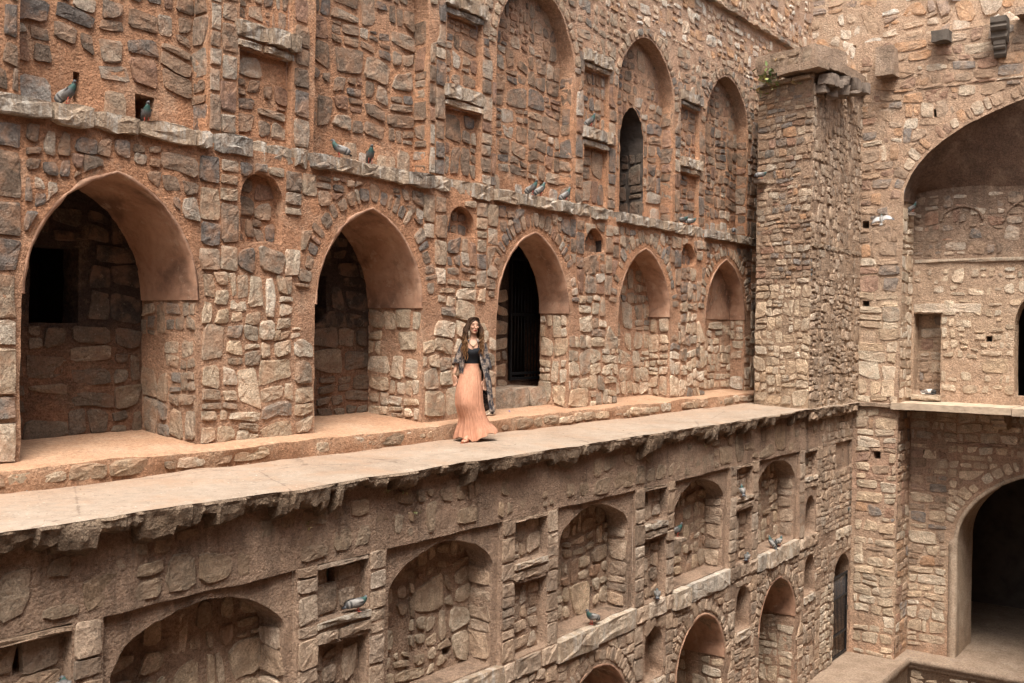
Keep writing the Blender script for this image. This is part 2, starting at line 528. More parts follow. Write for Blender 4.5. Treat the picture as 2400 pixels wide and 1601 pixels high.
def stone(S, fr, poly, proud, pal, jag=1.0, flat=0.35, name='stone', sunk=0.03, col=None):
    """one stone: poly is its outline in the frame, proud how far it stands out"""
    poly = np.asarray(poly, float)
    if area2(poly) < 0: poly = poly[::-1]
    A = abs(area2(poly)); n = len(poly)
    if A < 4e-4: return
    c = poly.mean(0)
    size = math.sqrt(A)
    tl = np.array([rnd.uniform(-1, 1), rnd.uniform(-1, 1)]) * min(0.10, 0.25 * proud / size)
    proud = 0.008 + proud * 0.6 if proud < 0.075 else proud
    r0 = c + (poly - c) * 1.015
    k1 = 1 - min(0.06, 0.010 / max(size, .05)) if proud < 0.07 else 0.985
    r1 = c + (poly - c) * k1
    r2 = c + (poly - c) * rnd.uniform(0.42, 0.8) + np.array([rnd.uniform(-.09, .09) * size for _ in range(2)])
    j = min(0.009, 0.035 * size) * jag
    h1 = proud * (0.82 if proud < 0.07 else 0.94) + ((r1 - c) @ tl) + np.array([rnd.uniform(-1, 1) for _ in range(n)]) * j * 0.8
    h2 = proud + ((r2 - c) @ tl) + np.array([rnd.uniform(-1, 1) for _ in range(n)]) * j
    hc = proud + rnd.uniform(-1, 1) * j
    V = np.vstack([fr.P(r0, -sunk), fr.P(r1, np.maximum(h1, 0.004)), fr.P(r2, np.maximum(h2, 0.006)), fr.P(c[None], max(hc, 0.006))])
    F = []
    fl = np.dot(np.cross(fr.U, fr.V), fr.N) < 0
    for k in range(2):
        for i in range(n):
            i2 = (i + 1) % n
            q = (k * n + i, k * n + i2, (k + 1) * n + i2, (k + 1) * n + i)
            F.append(q[::-1] if fl else q)
    for i in range(n):
        q = (2 * n + i, 2 * n + (i + 1) % n, 3 * n)
        F.append(q[::-1] if fl else q)
    S.put(V, F, col if col is not None else pick(pal), A, fr.N, name)

def guill(u0, u1, v0, v1, w, h, var=0.35):
    out, st = [], [(u0, u1, v0, v1)]
    while st:
        a, b, c, d = st.pop()
        W, H = b - a, d - c
        rw, rh = W / (w * rnd.uniform(1 - var, 1 + var * 1.5)), H / (h * rnd.uniform(1 - var, 1 + var * 1.5))
        if rw <= 1.35 and rh <= 1.35:
            out.append((a, b, c, d)); continue
        if rw > rh:
            m = a + W * (rnd.uniform(0.36, 0.64) if rw < 3 else rnd.uniform(0.42, 0.58))
            st += [(a, m, c, d), (m, b, c, d)]
        else:
            m = c + H * (rnd.uniform(0.36, 0.64) if rh < 3 else rnd.uniform(0.42, 0.58))
            st += [(a, b, c, m), (a, b, m, d)]
    return out

def coursed(u0, u1, v0, v1, w, h, var=0.35):
    out = []; v = v0
    nrow = max(1, round((v1 - v0) / h))
    hs = [rnd.uniform(1 - var, 1 + var) for _ in range(nrow)]
    k = (v1 - v0) / sum(hs)
    for hh in hs:
        nn = max(1, round((u1 - u0) / w * rnd.uniform(0.8, 1.25)))
        ws = [rnd.uniform(1 - var * 1.3, 1 + var * 1.3) for _ in range(nn)]
        q = (u1 - u0) / sum(ws); u = u0
        for ww in ws:
            if rnd.random() < 0.13 and hh * k > h * 0.9:
                m = v + hh * k * rnd.uniform(0.4, 0.6)
                out += [(u, u + ww * q, v, m), (u, u + ww * q, m, v + hh * k)]
            else:
                out.append((u, u + ww * q, v, v + hh * k))
            u += ww * q
        v += hh * k
    return out

def stone_outline(a, b, c, d, gap, jit, rnd_k):
    W, H = b - a, d - c
    m = min(W, H)
    def g(): return gap * rnd.uniform(0.35, 1.6)
    a, b, c, d = a + g(), b - g(), c + g(), d - g()
    if b - a < 0.035 or d - c < 0.035: return None
    jj = jit * m
    co = [(a + rnd.uniform(-.55, .9) * jj, c + rnd.uniform(-.55, .9) * jj), (b - rnd.uniform(-.55, .9) * jj, c + rnd.uniform(-.55, .9) * jj),
          (b - rnd.uniform(-.55, .9) * jj, d - rnd.uniform(-.55, .9) * jj), (a + rnd.uniform(-.55, .9) * jj, d - rnd.uniform(-.55, .9) * jj)]
    co = [np.array(x) for x in co]
    out = []
    for i in range(4):
        p, q, r = co[i - 1], co[i], co[(i + 1) % 4]
        k1, k2 = rnd_k * rnd.uniform(0.4, 1.5), rnd_k * rnd.uniform(0.4, 1.5)
        k1, k2 = min(k1, 0.46), min(k2, 0.46)
        out.append(q + (p - q) * k1)
        out.append(q + (r - q) * k2)
        e = r - q
        if (abs(e[0]) >= abs(e[1])) == (W >= H):
            nm = np.array([-e[1], e[0]]); ln = np.linalg.norm(nm) + 1e-9
            out.append(q + e * 0.5 - nm / ln * rnd.uniform(-0.03, 0.05) * m)
    return np.array(out)

def fill(S, fr, u0, u1, v0, v1, w, h, pal='grey', holes=(), gap=0.014, jit=0.24, rk=0.16, proud=(0.012, 0.035), skip=0.04,
         warp=0.05, mode='g', var=0.5, name='stone', shrink=0.06, white=None, jag=1.0):
    cells = (guill if mode == 'g' else coursed)(u0, u1, v0, v1, w, h, var)
    if mode == 'c1': pass
    rk, gap = rk * 0.65, gap * 0.7
    for (a, b, c, d) in cells:
        if rnd.random() < skip: continue
        p = stone_outline(a, b, c, d, gap, jit, rk)
        if p is None: continue
        s = 1 - shrink * rnd.random()
        cc = p.mean(0); p = cc + (p - cc) * s
        if warp:
            edge = np.minimum(np.minimum(p[:, 0] - u0, u1 - p[:, 0]), np.minimum(p[:, 1] - v0, v1 - p[:, 1]))
            k = np.clip(edge / 0.15, 0, 1) * warp
            q = np.column_stack([p * 1.6, np.full(len(p), u0 * 0.37 + v0)])
            p[:, 0] += k * fbm(q, 3, 2); p[:, 1] += k * fbm(q, 9, 2)
        A0 = abs(area2(p)); ok = True
        for hp, mg in holes:
            lo, hi = hp.min(0) - mg - 0.3, hp.max(0) + mg + 0.3
            if not ((p > lo).all(1) & (p < hi).all(1)).any(): continue
            if inside(hp, p.mean(0)[None])[0]: ok = False; break
            dd, q = nearest(hp, p); ins = inside(hp, p)
            for i in range(len(p)):
                sdv = -dd[i] if ins[i] else dd[i]
                if sdv < mg:
                    dirv = (q[i] - p[i]) if ins[i] else (p[i] - q[i])
                    L = np.linalg.norm(dirv)
                    if L > 1e-6: p[i] = q[i] + dirv / L * mg
        if not ok: continue
        An = abs(area2(p)); per = np.linalg.norm(p - np.roll(p, 1, 0), axis=1).sum()
        if An < 0.4 * A0 or 12.57 * An / (per * per) < 0.42: continue
        pl = pal(cc) if callable(pal) else pal
        stone(S, fr, p, rnd.uniform(*proud), pl, jag=jag, name=name)

def voussoirs(S, fr, curve, off0, off1, w, pal, proud=(0.01, 0.03), gap=0.014, jitter=0.25):
    P = np.asarray(curve, float)
    seg = np.linalg.norm(np.diff(P, axis=0), axis=1); L = np.concatenate([[0], np.cumsum(seg)])
    def at(s):
        s = min(max(s, 0), L[-1] - 1e-6); i = min(int(np.searchsorted(L, s, 'right') - 1), len(seg) - 1)
        t = (s - L[i]) / seg[i]; p = P[i] + (P[i + 1] - P[i]) * t
        d = (P[i + 1] - P[i]) / seg[i]
        return p, np.array([d[1], -d[0]])
    s = 0.0
    while s < L[-1] - w * 0.5:
        ww = w * rnd.uniform(0.6, 1.45)
        e = min(s + ww, L[-1])
        p0, n0 = at(s + gap); p1, n1 = at(e - gap)
        h0 = off0 + rnd.uniform(0, 0.03); h1 = off0 + (off1 - off0) * rnd.uniform(1 - jitter * 1.6, 1 + jitter * 0.6)
        a, b = p0 + n0 * h0, p1 + n1 * h0
        c, d = p1 + n1 * h1 * rnd.uniform(.93, 1.04), p0 + n0 * h1 * rnd.uniform(.93, 1.04)
        co = [a, b, c, d]; out = []
        for i in range(4):
            pp, q, r = co[i - 1], co[i], co[(i + 1) % 4]
            out += [q + (pp - q) * rnd.uniform(.1, .28), q + (r - q) * rnd.uniform(.1, .28)]
        if rnd.random() > 0.06:
            stone(S, fr, np.array(out), rnd.uniform(*proud), pal)
        s = e

def slab_run(S, fr, u0, u1, v0, v1, proud, w, pal, name='sill_stone', wob=0.012, sunk=0.05):
    """a course of long rough slabs with ragged edges"""
    u = u0
    while u < u1 - 0.05:
        ww = w * rnd.uniform(0.5, 1.9)
        e = u + ww
        if u1 - e < w * 0.45: e = u1
        g = rnd.uniform(0.002, 0.008)
        a, b = u + g, e - g
        dv = rnd.uniform(-wob, wob) * 0.6
        o = lambda k=1.0: rnd.uniform(-wob, wob) * k
        p = [(a + abs(o()), v0 + dv + abs(o(1.5)))]
        for t in (0.22, 0.5, 0.78): p.append((a + (b - a) * t, v0 + dv + o(1.3)))
        p.append((b - abs(o()), v0 + dv + abs(o(1.5))))
        p.append((b - abs(o()), v1 - abs(o(1.6))))
        for t in (0.75, 0.5, 0.25): p.append((a + (b - a) * t, v1 + o(0.7)))
        p.append((a + abs(o()), v1 - abs(o(1.6))))
        stone(S, fr, np.array(p), proud * rnd.uniform(0.75, 1.12), pal, jag=1.8, name=name, sunk=sunk)
        u = e
# ------------------------------------------------------------------ arcade wall (facing -Y)
AC = [6.19, 9.875, 13.55, 17.14, 20.68]
BN = [8.05, 11.70, 15.33, 18.90]
SPR, APX, HALF = 1.80, 3.04, 0.99
ADEP = [1.0, 1.0, 0.57, 0.45, 0.34]
XV, YV, ZV = np.eye(3)
FA = Frame((0, 0, 0), XV, ZV, -YV)
FU = Frame((0, 0.05, 0), XV, ZV, -YV)
W_ARC = empty('arcade_wall', (13.0, 0.4, 0.0), 'tall orange-mortared rubble wall with five pointed arches above the walkway', 'wall')
SA = Stones()
SN_A = Stones()
SAL = Stones()
mb = MB()
L_arch, L_nich = [], []
for k, c in enumerate(AC):
    L_arch.append(rough(resample(arch_poly(c, HALF, -0.02, SPR, APX), 0.1), 0.010, 20 + k, 5.0))
NB = [2.47, 2.84, 2.84, 2.82]
for k, c in enumerate(BN):
    L_nich.append(rough(resample(arch_poly(c, 0.31, NB[k], 2.93, 3.25, 6), 0.07), 0.018, 40 + k, 6.0))
face(mb, FA, resample(rect(3.6, 23.5, -0.25, 3.5), 0.12), L_arch + L_nich, 0.075, 0.014, 3)
# upper storey
PC, PH = [c + 0.07 for c in AC], 1.06
L_pan = [rough(resample(arch_poly(c, PH, 3.5, 5.75, 6.93), 0.1), 0.016, 60 + k, 5.0) for k, c in enumerate(PC)]
UN = [c + 0.08 for c in BN]
L_rect = []
for k, c in enumerate(UN):
    L_rect.append(rough(resample(rect(c - 0.40, c + 0.40, 3.66, 4.64), 0.1), 0.012, 80 + k))
    L_rect.append(rough(resample(rect(c - 0.40, c + 0.40, 4.97, 5.94), 0.1), 0.012, 90 + k))
L_gap = [rough(resample(rect(u0, u1, v0, v1), 0.06), 0.008, 99) for u0, u1, v0, v1 in ()]
face(mb, FU, resample(rect(3.6, 25.5, 3.38, 8.34), 0.12), L_pan + L_rect, 0.075, 0.016, 4)
FTOP = Frame((0, -0.03, 0), XV, ZV, -YV)
face(mb, FTOP, resample(rect(3.6, 25.5, 8.30, 11.0), 0.16), [], 0.12, 0.03, 5)
mb.build('mortar_face', M_MORT_UP, W_ARC)

# linings of the openings
DOOR4 = rough(resample(arch_poly(17.13, 0.44, 3.5, 5.05, 5.68, 6), 0.08), 0.02, 71, 7.0)
PUT1 = rough(resample(rect(6.60, 6.83, 3.62, 3.93), 0.06), 0.012, 72)
SLIT0 = rough(resample(rect(5.90, 5.97, 3.72, 4.02), 0.05), 0.008, 73)
SLIT2 = rough(resample(rect(8.93, 9.0, 3.62, 3.98), 0.05), 0.008, 74)
SLIT3 = rough(resample(rect(14.12, 14.24, 3.60, 3.90), 0.05), 0.008, 75)
PANSUB = {0: [(PUT1, 0.35), (SLIT0, 0.3)], 1: [(SLIT2, 0.3)], 2: [(SLIT3, 0.3)], 3: [(DOOR4, 1.5)], 4: []}
PDEP = 0.27
for k, lp in enumerate(L_pan):
    b = MB()
    reveal(b, FU, lp, PDEP, 0.016, 4, seedb=6)
    fb = FU.back(PDEP)
    subs = PANSUB[k]
    face(b, fb, lp, [s[0] for s in subs], 0.085, 0.016, 6)
    for sl_, dp in subs:
        if dp > 1:
            PASS = (fb, sl_, dp); continue
        reveal(b, fb, sl_, dp, 0.016, 6, seedb=7)
        face(b, fb.back(dp), sl_, [], 0.1, 0.016, 7)
    b.build('blind_arch_lining', M_MORT_UP, W_ARC)
for k, lp in enumerate(L_rect):
    b = MB(); reveal(b, FU, lp, 0.09, 0.016, 4, seedb=8); face(b, FU.back(0.09), lp, [], 0.085, 0.014, 8)
    b.build('panel_lining', M_MORT_UP, W_ARC)
for k, lp in enumerate(L_nich):
    b = MB(); reveal(b, FA, lp, 0.15, 0.014, 3, seedb=9); face(b, FA.back(0.15), lp, [], 0.07, 0.014, 9)
    b.build('niche_lining', M_MORT_UP, W_ARC)
WIN = {0: rect(5.83, 6.39, 1.50, 2.32), 1: rect(9.66, 10.04, 1.55, 2.2)}
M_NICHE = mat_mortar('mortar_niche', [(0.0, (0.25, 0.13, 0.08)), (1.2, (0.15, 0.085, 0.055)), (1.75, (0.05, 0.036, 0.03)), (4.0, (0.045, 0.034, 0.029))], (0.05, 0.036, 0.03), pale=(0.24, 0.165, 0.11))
M_DARK = mat_plain('dark_masonry', (0.075, 0.06, 0.05), 0.95, 0.3, 3.0, 0.5, 12.0, 0.04)  # plain dark masonry; in the upper passage its tone paints shade
b = MB(); reveal(b, PASS[0], PASS[1], PASS[2], 0.016, 6, seedb=7); face(b, PASS[0].back(PASS[2]), PASS[1], [], 0.1, 0.016, 7); b.build('upper_passage_lining', M_DARK, W_ARC)  # dark colour stands in for the unlit inside of the passage
def room(b, x0, x1, y0, y1, z0, z1):
    """closed on all sides except the front at y0"""
    V = [(x0, y0, z0), (x1, y0, z0), (x1, y0, z1), (x0, y0, z1), (x0, y1, z0), (x1, y1, z0), (x1, y1, z1), (x0, y1, z1)]
    b.add(V, [(0, 1, 5, 4), (1, 2, 6, 5), (2, 3, 7, 6), (3, 0, 4, 7), (4, 5, 6, 7)])
for k, lp in enumerate(L_arch):
    b = MB(); dp = ADEP[k]
    reveal(b, FA, lp, dp, 0.014, 3, seedb=10)
    b.build('arch_niche_lining', M_MORT_UP, W_ARC)
    b = MB()
    if k in WIN:
        wl = rough(resample(WIN[k], 0.08), 0.012, 130 + k)
        face(b, FA.back(dp), lp, [wl], 0.085, 0.02, 10)
        reveal(b, FA.back(dp), wl, 0.3, 0.014, 10, seedb=11)
    elif k != 2:
        face(b, FA.back(dp), lp, [], 0.085, 0.02, 10)
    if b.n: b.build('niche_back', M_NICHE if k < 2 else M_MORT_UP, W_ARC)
    if k in WIN:
        b = MB(); u0, u1, v0, v1 = WIN[k][0][0], WIN[k][1][0], WIN[k][0][1], WIN[k][2][1]
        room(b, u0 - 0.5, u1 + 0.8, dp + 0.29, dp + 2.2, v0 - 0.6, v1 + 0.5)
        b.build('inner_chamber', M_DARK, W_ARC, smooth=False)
# passage behind the third arch with its own doorway
DW = rough(resample(arch_poly(14.72, 0.50, 0.62, 2.5, 3.1, 6), 0.09), 0.01, 140)
b = MB(); room(b, 12.35, 15.6, 0.03, 1.0, 0.0, 3.35)
b.f = [f for f in b.f if f != (4, 5, 6, 7)]
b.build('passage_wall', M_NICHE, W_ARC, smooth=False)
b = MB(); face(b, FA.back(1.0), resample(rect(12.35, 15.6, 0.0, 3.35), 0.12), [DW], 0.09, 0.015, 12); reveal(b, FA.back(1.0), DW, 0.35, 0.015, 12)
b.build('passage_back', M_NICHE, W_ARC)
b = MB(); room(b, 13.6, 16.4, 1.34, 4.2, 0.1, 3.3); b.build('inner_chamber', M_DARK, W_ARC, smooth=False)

# smooth plaster vaults over the arches
def mat_plaster():
    m, t, b = newmat('arch_plaster'); g = NT(t); P = g.pos()
    n1 = g.noise(P, 1.6, 5.0, 0.6, 0.5); n2 = g.noise(P, 9.0, 5.0, 0.65)
    c = g.ramp(n1, [(0.34, (0.17, 0.10, 0.068)), (0.47, (0.32, 0.185, 0.122)), (0.66, (0.42, 0.265, 0.18))])
    c = g.mix(1.0, c, g.ramp(n2, [(0.25, 0.82), (0.5, 1.0), (0.8, 1.14)]), 'MULTIPLY')
    sp = g.sepz(g.ramp(g.noise(P, 45.0, 2.0, 0.5), [(0.24, 1.0), (0.3, 0.0)]), 'X')
    c = g.mix(g.math('MULTIPLY', sp, 0.6), c, (0.12, 0.07, 0.045))
    ds = g.sepz(g.ramp(g.noise(P, 3.4, 7.0, 0.75), [(0.54, 0.0), (0.66, 1.0)]), 'X')
    c = g.mix(g.math('MULTIPLY', ds, 0.5), c, (0.17, 0.105, 0.075))
    lm = g.sepz(g.ramp(g.noise(P, 5.5, 6.0, 0.72), [(0.58, 0.0), (0.64, 1.0)]), 'X')
    c = g.mix(g.math('MULTIPLY', lm, 0.45), c, (0.46, 0.34, 0.25))
    t.links.new(c, b.inputs['Base Color'])
    b.inputs['Roughness'].default_value = 0.92
    h = g.math('ADD', g.noise(P, 5.0, 4.0), g.math('MULTIPLY', g.noise(P, 60.0, 3.0), 0.15))
    t.links.new(g.bump(h, 0.6, 0.04), b.inputs['Normal'])
    return m
M_PLAST = mat_plaster()
def plaster_vault(fr, cur, depth, parent, thick=0.028, rim=0.012, mat=None, name='plaster_vault', back_close=False, zoff=0.0):
    cur = resample(cur, 0.06, closed=False)
    d = np.gradient(cur, axis=0); nn = np.column_stack([-d[:, 1], d[:, 0]]); nn /= np.linalg.norm(nn, axis=1)[:, None]
    # nn points to the inside of the arch (curve runs right -> left over the top)
    q = cur + nn * thick
    o = cur - nn * (rim + 0.03 * vnoise(np.column_stack([cur * 6, cur[:, :1]]), 5)[:, None])
    b = MB()
    wv = 0.012 * fbm(np.column_stack([cur * 5, cur[:, :1] * 0]), 8, 3)[:, None]
    q = q + nn * wv
    rows = [fr.P(o, -0.02), fr.P(o, 0.002), fr.P(cur - nn * 0.004, 0.010), fr.P(q, 0.004)]
    m = max(2, int(depth / 0.12))
    for k in range(1, m + 1): rows.append(fr.P(q, 0.014 - (depth + 0.01) * k / m))
    G = np.array(rows).transpose(1, 0, 2)
    b.grid(G, flip=True)
    for e in (0, -1):      # lower edges of the coat
        a0, a1 = fr.P(q[e][None], 0.014)[0], fr.P(q[e][None], -depth)[0]
        b0, b1 = fr.P((cur[e] - nn[e] * rim)[None], 0.014)[0], fr.P((cur[e] - nn[e] * rim)[None], -depth)[0]
        b.add([a0, a1, b1, b0], [(0, 1, 2, 3)])
    if back_close:
        c0 = np.array([cur[:, 0].mean(), cur[:, 1].min() + 0.25 * np.ptp(cur[:, 1])])
        ring = [fr.P(c0 + (q - c0) * s, -depth + 0.012) for s in (1, .66, .33, 0.02)]
        b.grid(np.array(ring).transpose(1, 0, 2), flip=True)
        z = q[:, 1].min()
        e = np.array([[q[:, 0].min(), z], [q[:, 0].max(), z], [q[:, 0].max() , z - .03], [q[:, 0].min(), z - .03]])
        pts = np.vstack([fr.P(e[:2], -depth + 0.012), fr.P(e[:2], -depth - 0.02)]); b.add(pts, [(0, 1, 3, 2)])
        tri = np.vstack([fr.P(q[:1], -depth + .012), fr.P(q[-1:], -depth + .012), fr.P(c0[None], -depth + .012)]); b.add(tri, [(0, 2, 1)])
    return b.build(name, mat or M_PLAST, parent)
for k, c in enumerate(AC):
    plaster_vault(FA, arch_curve(c, HALF, SPR - 0.02 + 0.0, APX), ADEP[k], W_ARC, back_close=(k == 4))

# stones of the lower storey
def off_poly(poly, o):
    p = np.asarray(poly); c = p.mean(0)
    d = np.roll(p, -1, 0) - np.roll(p, 1, 0); nn = np.column_stack([d[:, 1], -d[:, 0]]); nn /= np.linalg.norm(nn, axis=1)[:, None] + 1e-9
    return p + nn * o
H_arch = []
for k, c in enumerate(AC):
    H_arch.append((np.array(L_arch[k]), 0.055 if k == 0 else 0.03))
    H_arch.append((np.array(arch_poly(c, HALF + 0.03, SPR - 0.1, SPR, APX + 0.03)), 0.05 if k == 0 else 0.30))
H_nic = [(np.array(l), 0.025) for l in L_nich]
def pal_low(c):
    z = c[1] + 0.35 * vnoise(np.array([[c[0] * 0.9, c[1], 3.0]]), 4)[0]
    if z < 2.05: return 'light' if rnd.random() < 0.72 else 'mid'
    return 'grey' if rnd.random() < 0.75 else 'mid'
cols = [(3.6, AC[0] - HALF)]
for k in range(4): cols.append((AC[k] + HALF, AC[k + 1] - HALF))
cols.append((AC[4] + HALF, 22.9))
ZB = 0.2
for i, (a, b_) in enumerate(cols):
    if 1 <= i <= 4:
        n = BN[i - 1]
        fill(SA, FA, a, b_, ZB, 2.1, 0.33, 0.27, pal_low, H_arch, gap=0.012, rk=0.2, proud=(0.015, 0.045), skip=0.02, warp=0.07, var=0.5)
        for (x0, x1, ww, hh) in ((a, n - 0.60, 0.26, 0.3), (n - 0.60, n - 0.34, 0.26, 0.30), (n + 0.34, n + 0.60, 0.26, 0.3), (n + 0.60, b_, 0.26, 0.28)):
            fill(SA, FA, x0, x1, 2.1, 3.36, ww, hh, pal_low, H_arch, gap=0.014, rk=0.14, jit=0.08, proud=(0.015, 0.04), skip=0.02, warp=0.01, mode='c')
        fill(SA, FA, n - 0.34, n + 0.34, 2.1, 3.36, 0.30, 0.25, pal_low, H_nic, gap=0.015, rk=0.2, proud=(0.012, 0.04), skip=0.04, warp=0.03)
        fill(SA, FA.back(0.15), n - 0.31, n + 0.31, NB[i - 1], 3.2, 0.26, 0.24, 'grey', [], gap=0.02, rk=0.3)
    elif i == 0:
        fill(SA, FA, a, b_ - 0.27, ZB, 3.36, 0.32, 0.26, pal_low, H_arch, gap=0.014, warp=0.05)
        fill(SA, FA, b_ - 0.27, b_, ZB, 3.36, 0.26, 0.34, pal_low, H_arch, gap=0.013, rk=0.12, jit=0.07, mode='c', warp=0.01, skip=0.0)
    else:
        fill(SA, FA, a, a + 0.3, ZB, 3.36, 0.28, 0.26, pal_low, H_arch, gap=0.014, rk=0.14, mode='c', warp=0.01)
        fill(SA, FA, a + 0.3, b_, ZB, 3.36, 0.3, 0.3, pal_low, H_arch, gap=0.014, rk=0.14, mode='c', warp=0.01)
for k, c in enumerate(AC):
    fill(SA, FA, c - HALF, c + HALF, SPR, 3.36, 0.27 if k == 0 else 0.2, 0.25 if k == 0 else 0.17, 'grey', H_arch, gap=0.018 if k == 0 else 0.014, rk=0.26, proud=(0.015, 0.045), skip=0.04, warp=0.03)
    if k > 0:
        voussoirs(SA, FA, arch_curve(c, HALF, SPR + 0.15, APX), 0.07, 0.32, 0.125, 'grey' if k < 3 else 'mid')
# right-hand jambs and niche backs
for k, c in enumerate(AC):
    fj = Frame((c + HALF, 0, 0), YV, ZV, -XV)
    fill(SA, fj, 0.02, min(ADEP[k], 1.0), 0.25, SPR - 0.04, 0.26, 0.24, 'light' if k != 0 else 'mid', [], gap=0.013, rk=0.18, proud=(0.02, 0.04), skip=0.02, warp=0.03)
    fbk = FA.back(ADEP[k])
    hl = []
    if k in WIN: hl = [(np.array(resample(WIN[k], 0.1)), 0.015)]
    if k in (0, 1):
        fill(SN_A, fbk, c - HALF, c + HALF, 0.28, 1.5, 0.38, 0.27, 'soot_shade_lo', hl, gap=0.022, rk=0.22, proud=(0.012, 0.035), warp=0.04, skip=0.02)
        fill(SN_A, fbk, c - HALF, c + HALF, 1.5, 2.75, 0.40, 0.27, 'soot_shade', hl + [(np.array(L_arch[k]) * 1.0, -0.06)] * 0, gap=0.02, rk=0.2, proud=(0.006, 0.02), warp=0.03, skip=0.05)
    elif k == 3:
        fill(SA, fbk, c - HALF, c + HALF, 0.28, 2.7, 0.3, 0.24, lambda q: 'light' if q[1] < 1.5 else 'mid', [], gap=0.018, rk=0.24, warp=0.04)
    elif k == 4:
        fill(SA, fbk, c - HALF, c + HALF, 0.28, SPR - 0.06, 0.34, 0.22, 'light', [], gap=0.016, rk=0.22, warp=0.04)
    elif k == 2:
        fill(SA, FA.back(1.0), 12.5, 14.2, 0.2, 2.2, 0.3, 0.25, 'mid', [(np.array(DW), 0.02)], gap=0.016, rk=0.22, warp=0.04)
# string course: over each bay a run of limewashed slabs, slightly broken over the piers
for k, c in enumerate(AC):
    slab_run(SAL, FU, c - 1.12 if k else 3.6, c + 1.14, 3.42, 3.60, 0.15, 0.42, 'mid', 'ledge_stone', 0.018 if k == 0 else 0.012)
for k, n in enumerate(BN):
    slab_run(SAL, FU, AC[k] + 1.16, AC[k + 1] - 1.14, 3.41, 3.62, 0.09, 0.34, 'mid', 'ledge_stone', 0.02)
slab_run(SAL, FU, AC[4] + 1.16, 23.0, 3.42, 3.6, 0.10, 0.34, 'mid', 'ledge_stone', 0.012)

# stones of the upper storey
H_pan = []
for k, lp in enumerate(L_pan):
    H_pan.append((np.array(lp), 0.03))
    H_pan.append((np.array(arch_poly(PC[k], PH, 5.65, 5.75, 6.93)), 0.22))
H_rec = [(np.array(l), 0.025) for l in L_rect]
for i, n in enumerate(UN):
    a, b_ = PC[i] + PH, PC[i + 1] - PH
    for (x0, x1) in ((a, n - 0.64), (n - 0.64, n - 0.42), (n + 0.42, n + 0.66), (n + 0.66, b_)):
        if x1 - x0 < 0.12: continue
        fill(SA, FU, x0, x1, 3.63, 6.2, 0.25, 0.31, 'grey', H_pan, gap=0.014, rk=0.13, jit=0.08, proud=(0.018, 0.045), skip=0.02, warp=0.012, mode='c')
    fill(SA, FU.back(0.09), n - 0.40, n + 0.40, 3.68, 4.62, 0.29, 0.24, 'grey', [], gap=0.02, rk=0.22, proud=(0.015, 0.04), warp=0.03)
    fill(SA, FU.back(0.09), n - 0.40, n + 0.40, 4.98, 5.92, 0.22, 0.2, 'grey', [], gap=0.02, rk=0.24, proud=(0.012, 0.03), warp=0.03)
    slab_run(SAL, FU, n - 0.44, n + 0.44, 4.65, 4.73, 0.05, 0.5, 'mid', 'lintel_stone', 0.01)
    slab_run(SAL, FU, n - 0.48, n + 0.48, 4.75, 4.95, 0.085, 0.34, 'mid', 'lintel_stone', 0.012)
    slab_run(SAL, FU, n - 0.44, n + 0.44, 5.95, 6.02, 0.05, 0.5, 'mid', 'lintel_stone', 0.01)
    slab_run(SAL, FU, n - 0.48, n + 0.48, 6.04, 6.24, 0.085, 0.34, 'mid', 'lintel_stone', 0.012)
fill(SA, FU, 4.3, PC[0] - PH, 3.63, 6.2, 0.26, 0.31, 'grey', H_pan, gap=0.014, rk=0.13, mode='c', warp=0.01)
fill(SA, FU, PC[4] + PH, 22.9, 3.63, 6.2, 0.25, 0.26, 'grey', H_pan, gap=0.014, rk=0.13, mode='c', warp=0.01)
for k, c in enumerate(PC):
    hl = [(np.array(s[0]), 0.02) for s in PANSUB[k]]
    fb = FU.back(PDEP)
    W0, H0 = (0.36, 0.25) if k < 2 else (0.31, 0.24)
    # row of limewashed stones on the ledge
    u = c - PH + 0.1
    while u < c + PH - 0.2:
        w = rnd.uniform(0.2, 0.38); h = rnd.uniform(0.2, 0.34) if k < 2 else rnd.uniform(0.18, 0.28)
        o = stone_outline(u, u + w, 3.56, 3.62 + h, 0.012, 0.06, 0.16)
        if o is not None and rnd.random() < 0.8 and not any((inside(hp, o).any() or inside(o, hp).any()) for hp, _ in hl):
            stone(SA, fb, o, rnd.uniform(0.02, 0.04), 'white' if rnd.random() < 0.5 else 'mid', jag=0.5)
        u += w + rnd.uniform(0.01, 0.08)
    fill(SA, fb, c - PH, c + PH, 4.0 if k < 2 else 3.92, 5.9, W0, H0, 'grey', hl, gap=0.024 if k < 2 else 0.017, rk=0.2, jit=0.2, proud=(0.010, 0.042) if k < 2 else (0.004, 0.028), skip=0.02, warp=0.07, shrink=0.10, var=0.5)
    fill(SA, fb, c - PH + 0.15, c + PH - 0.15, 5.9, 6.75, 0.24, 0.2, 'grey', hl, gap=0.02, rk=0.28, proud=(0.004, 0.03), skip=0.1, warp=0.05, shrink=0.15)
    fj = Frame((c + PH, 0.05, 0), YV, ZV, -XV)
    fill(SA, fj, 0.02, PDEP, 3.64, 5.75, 0.24, 0.27, 'grey', [], gap=0.014, rk=0.14, mode='c', proud=(0.006, 0.02), warp=0.0)
    voussoirs(SA, FU, arch_curve(c, PH, 5.75, 6.93), 0.035, 0.24, 0.15, 'mid')
fj = Frame((17.13 + 0.44, 0.05 + PDEP, 0), YV, ZV, -XV)
fill(SN_A, fj, 0.02, 0.3, 3.6, 4.9, 0.28, 0.25, 'soot_shade_lo', [], gap=0.016, rk=0.16, proud=(0.008, 0.03), warp=0.02)
fill(SN_A, fj, 0.32, 1.1, 3.6, 4.9, 0.34, 0.25, 'soot_shade', [], gap=0.016, rk=0.16, proud=(0.008, 0.03), warp=0.02)  # jamb darkens with depth: shade put into the stone colours
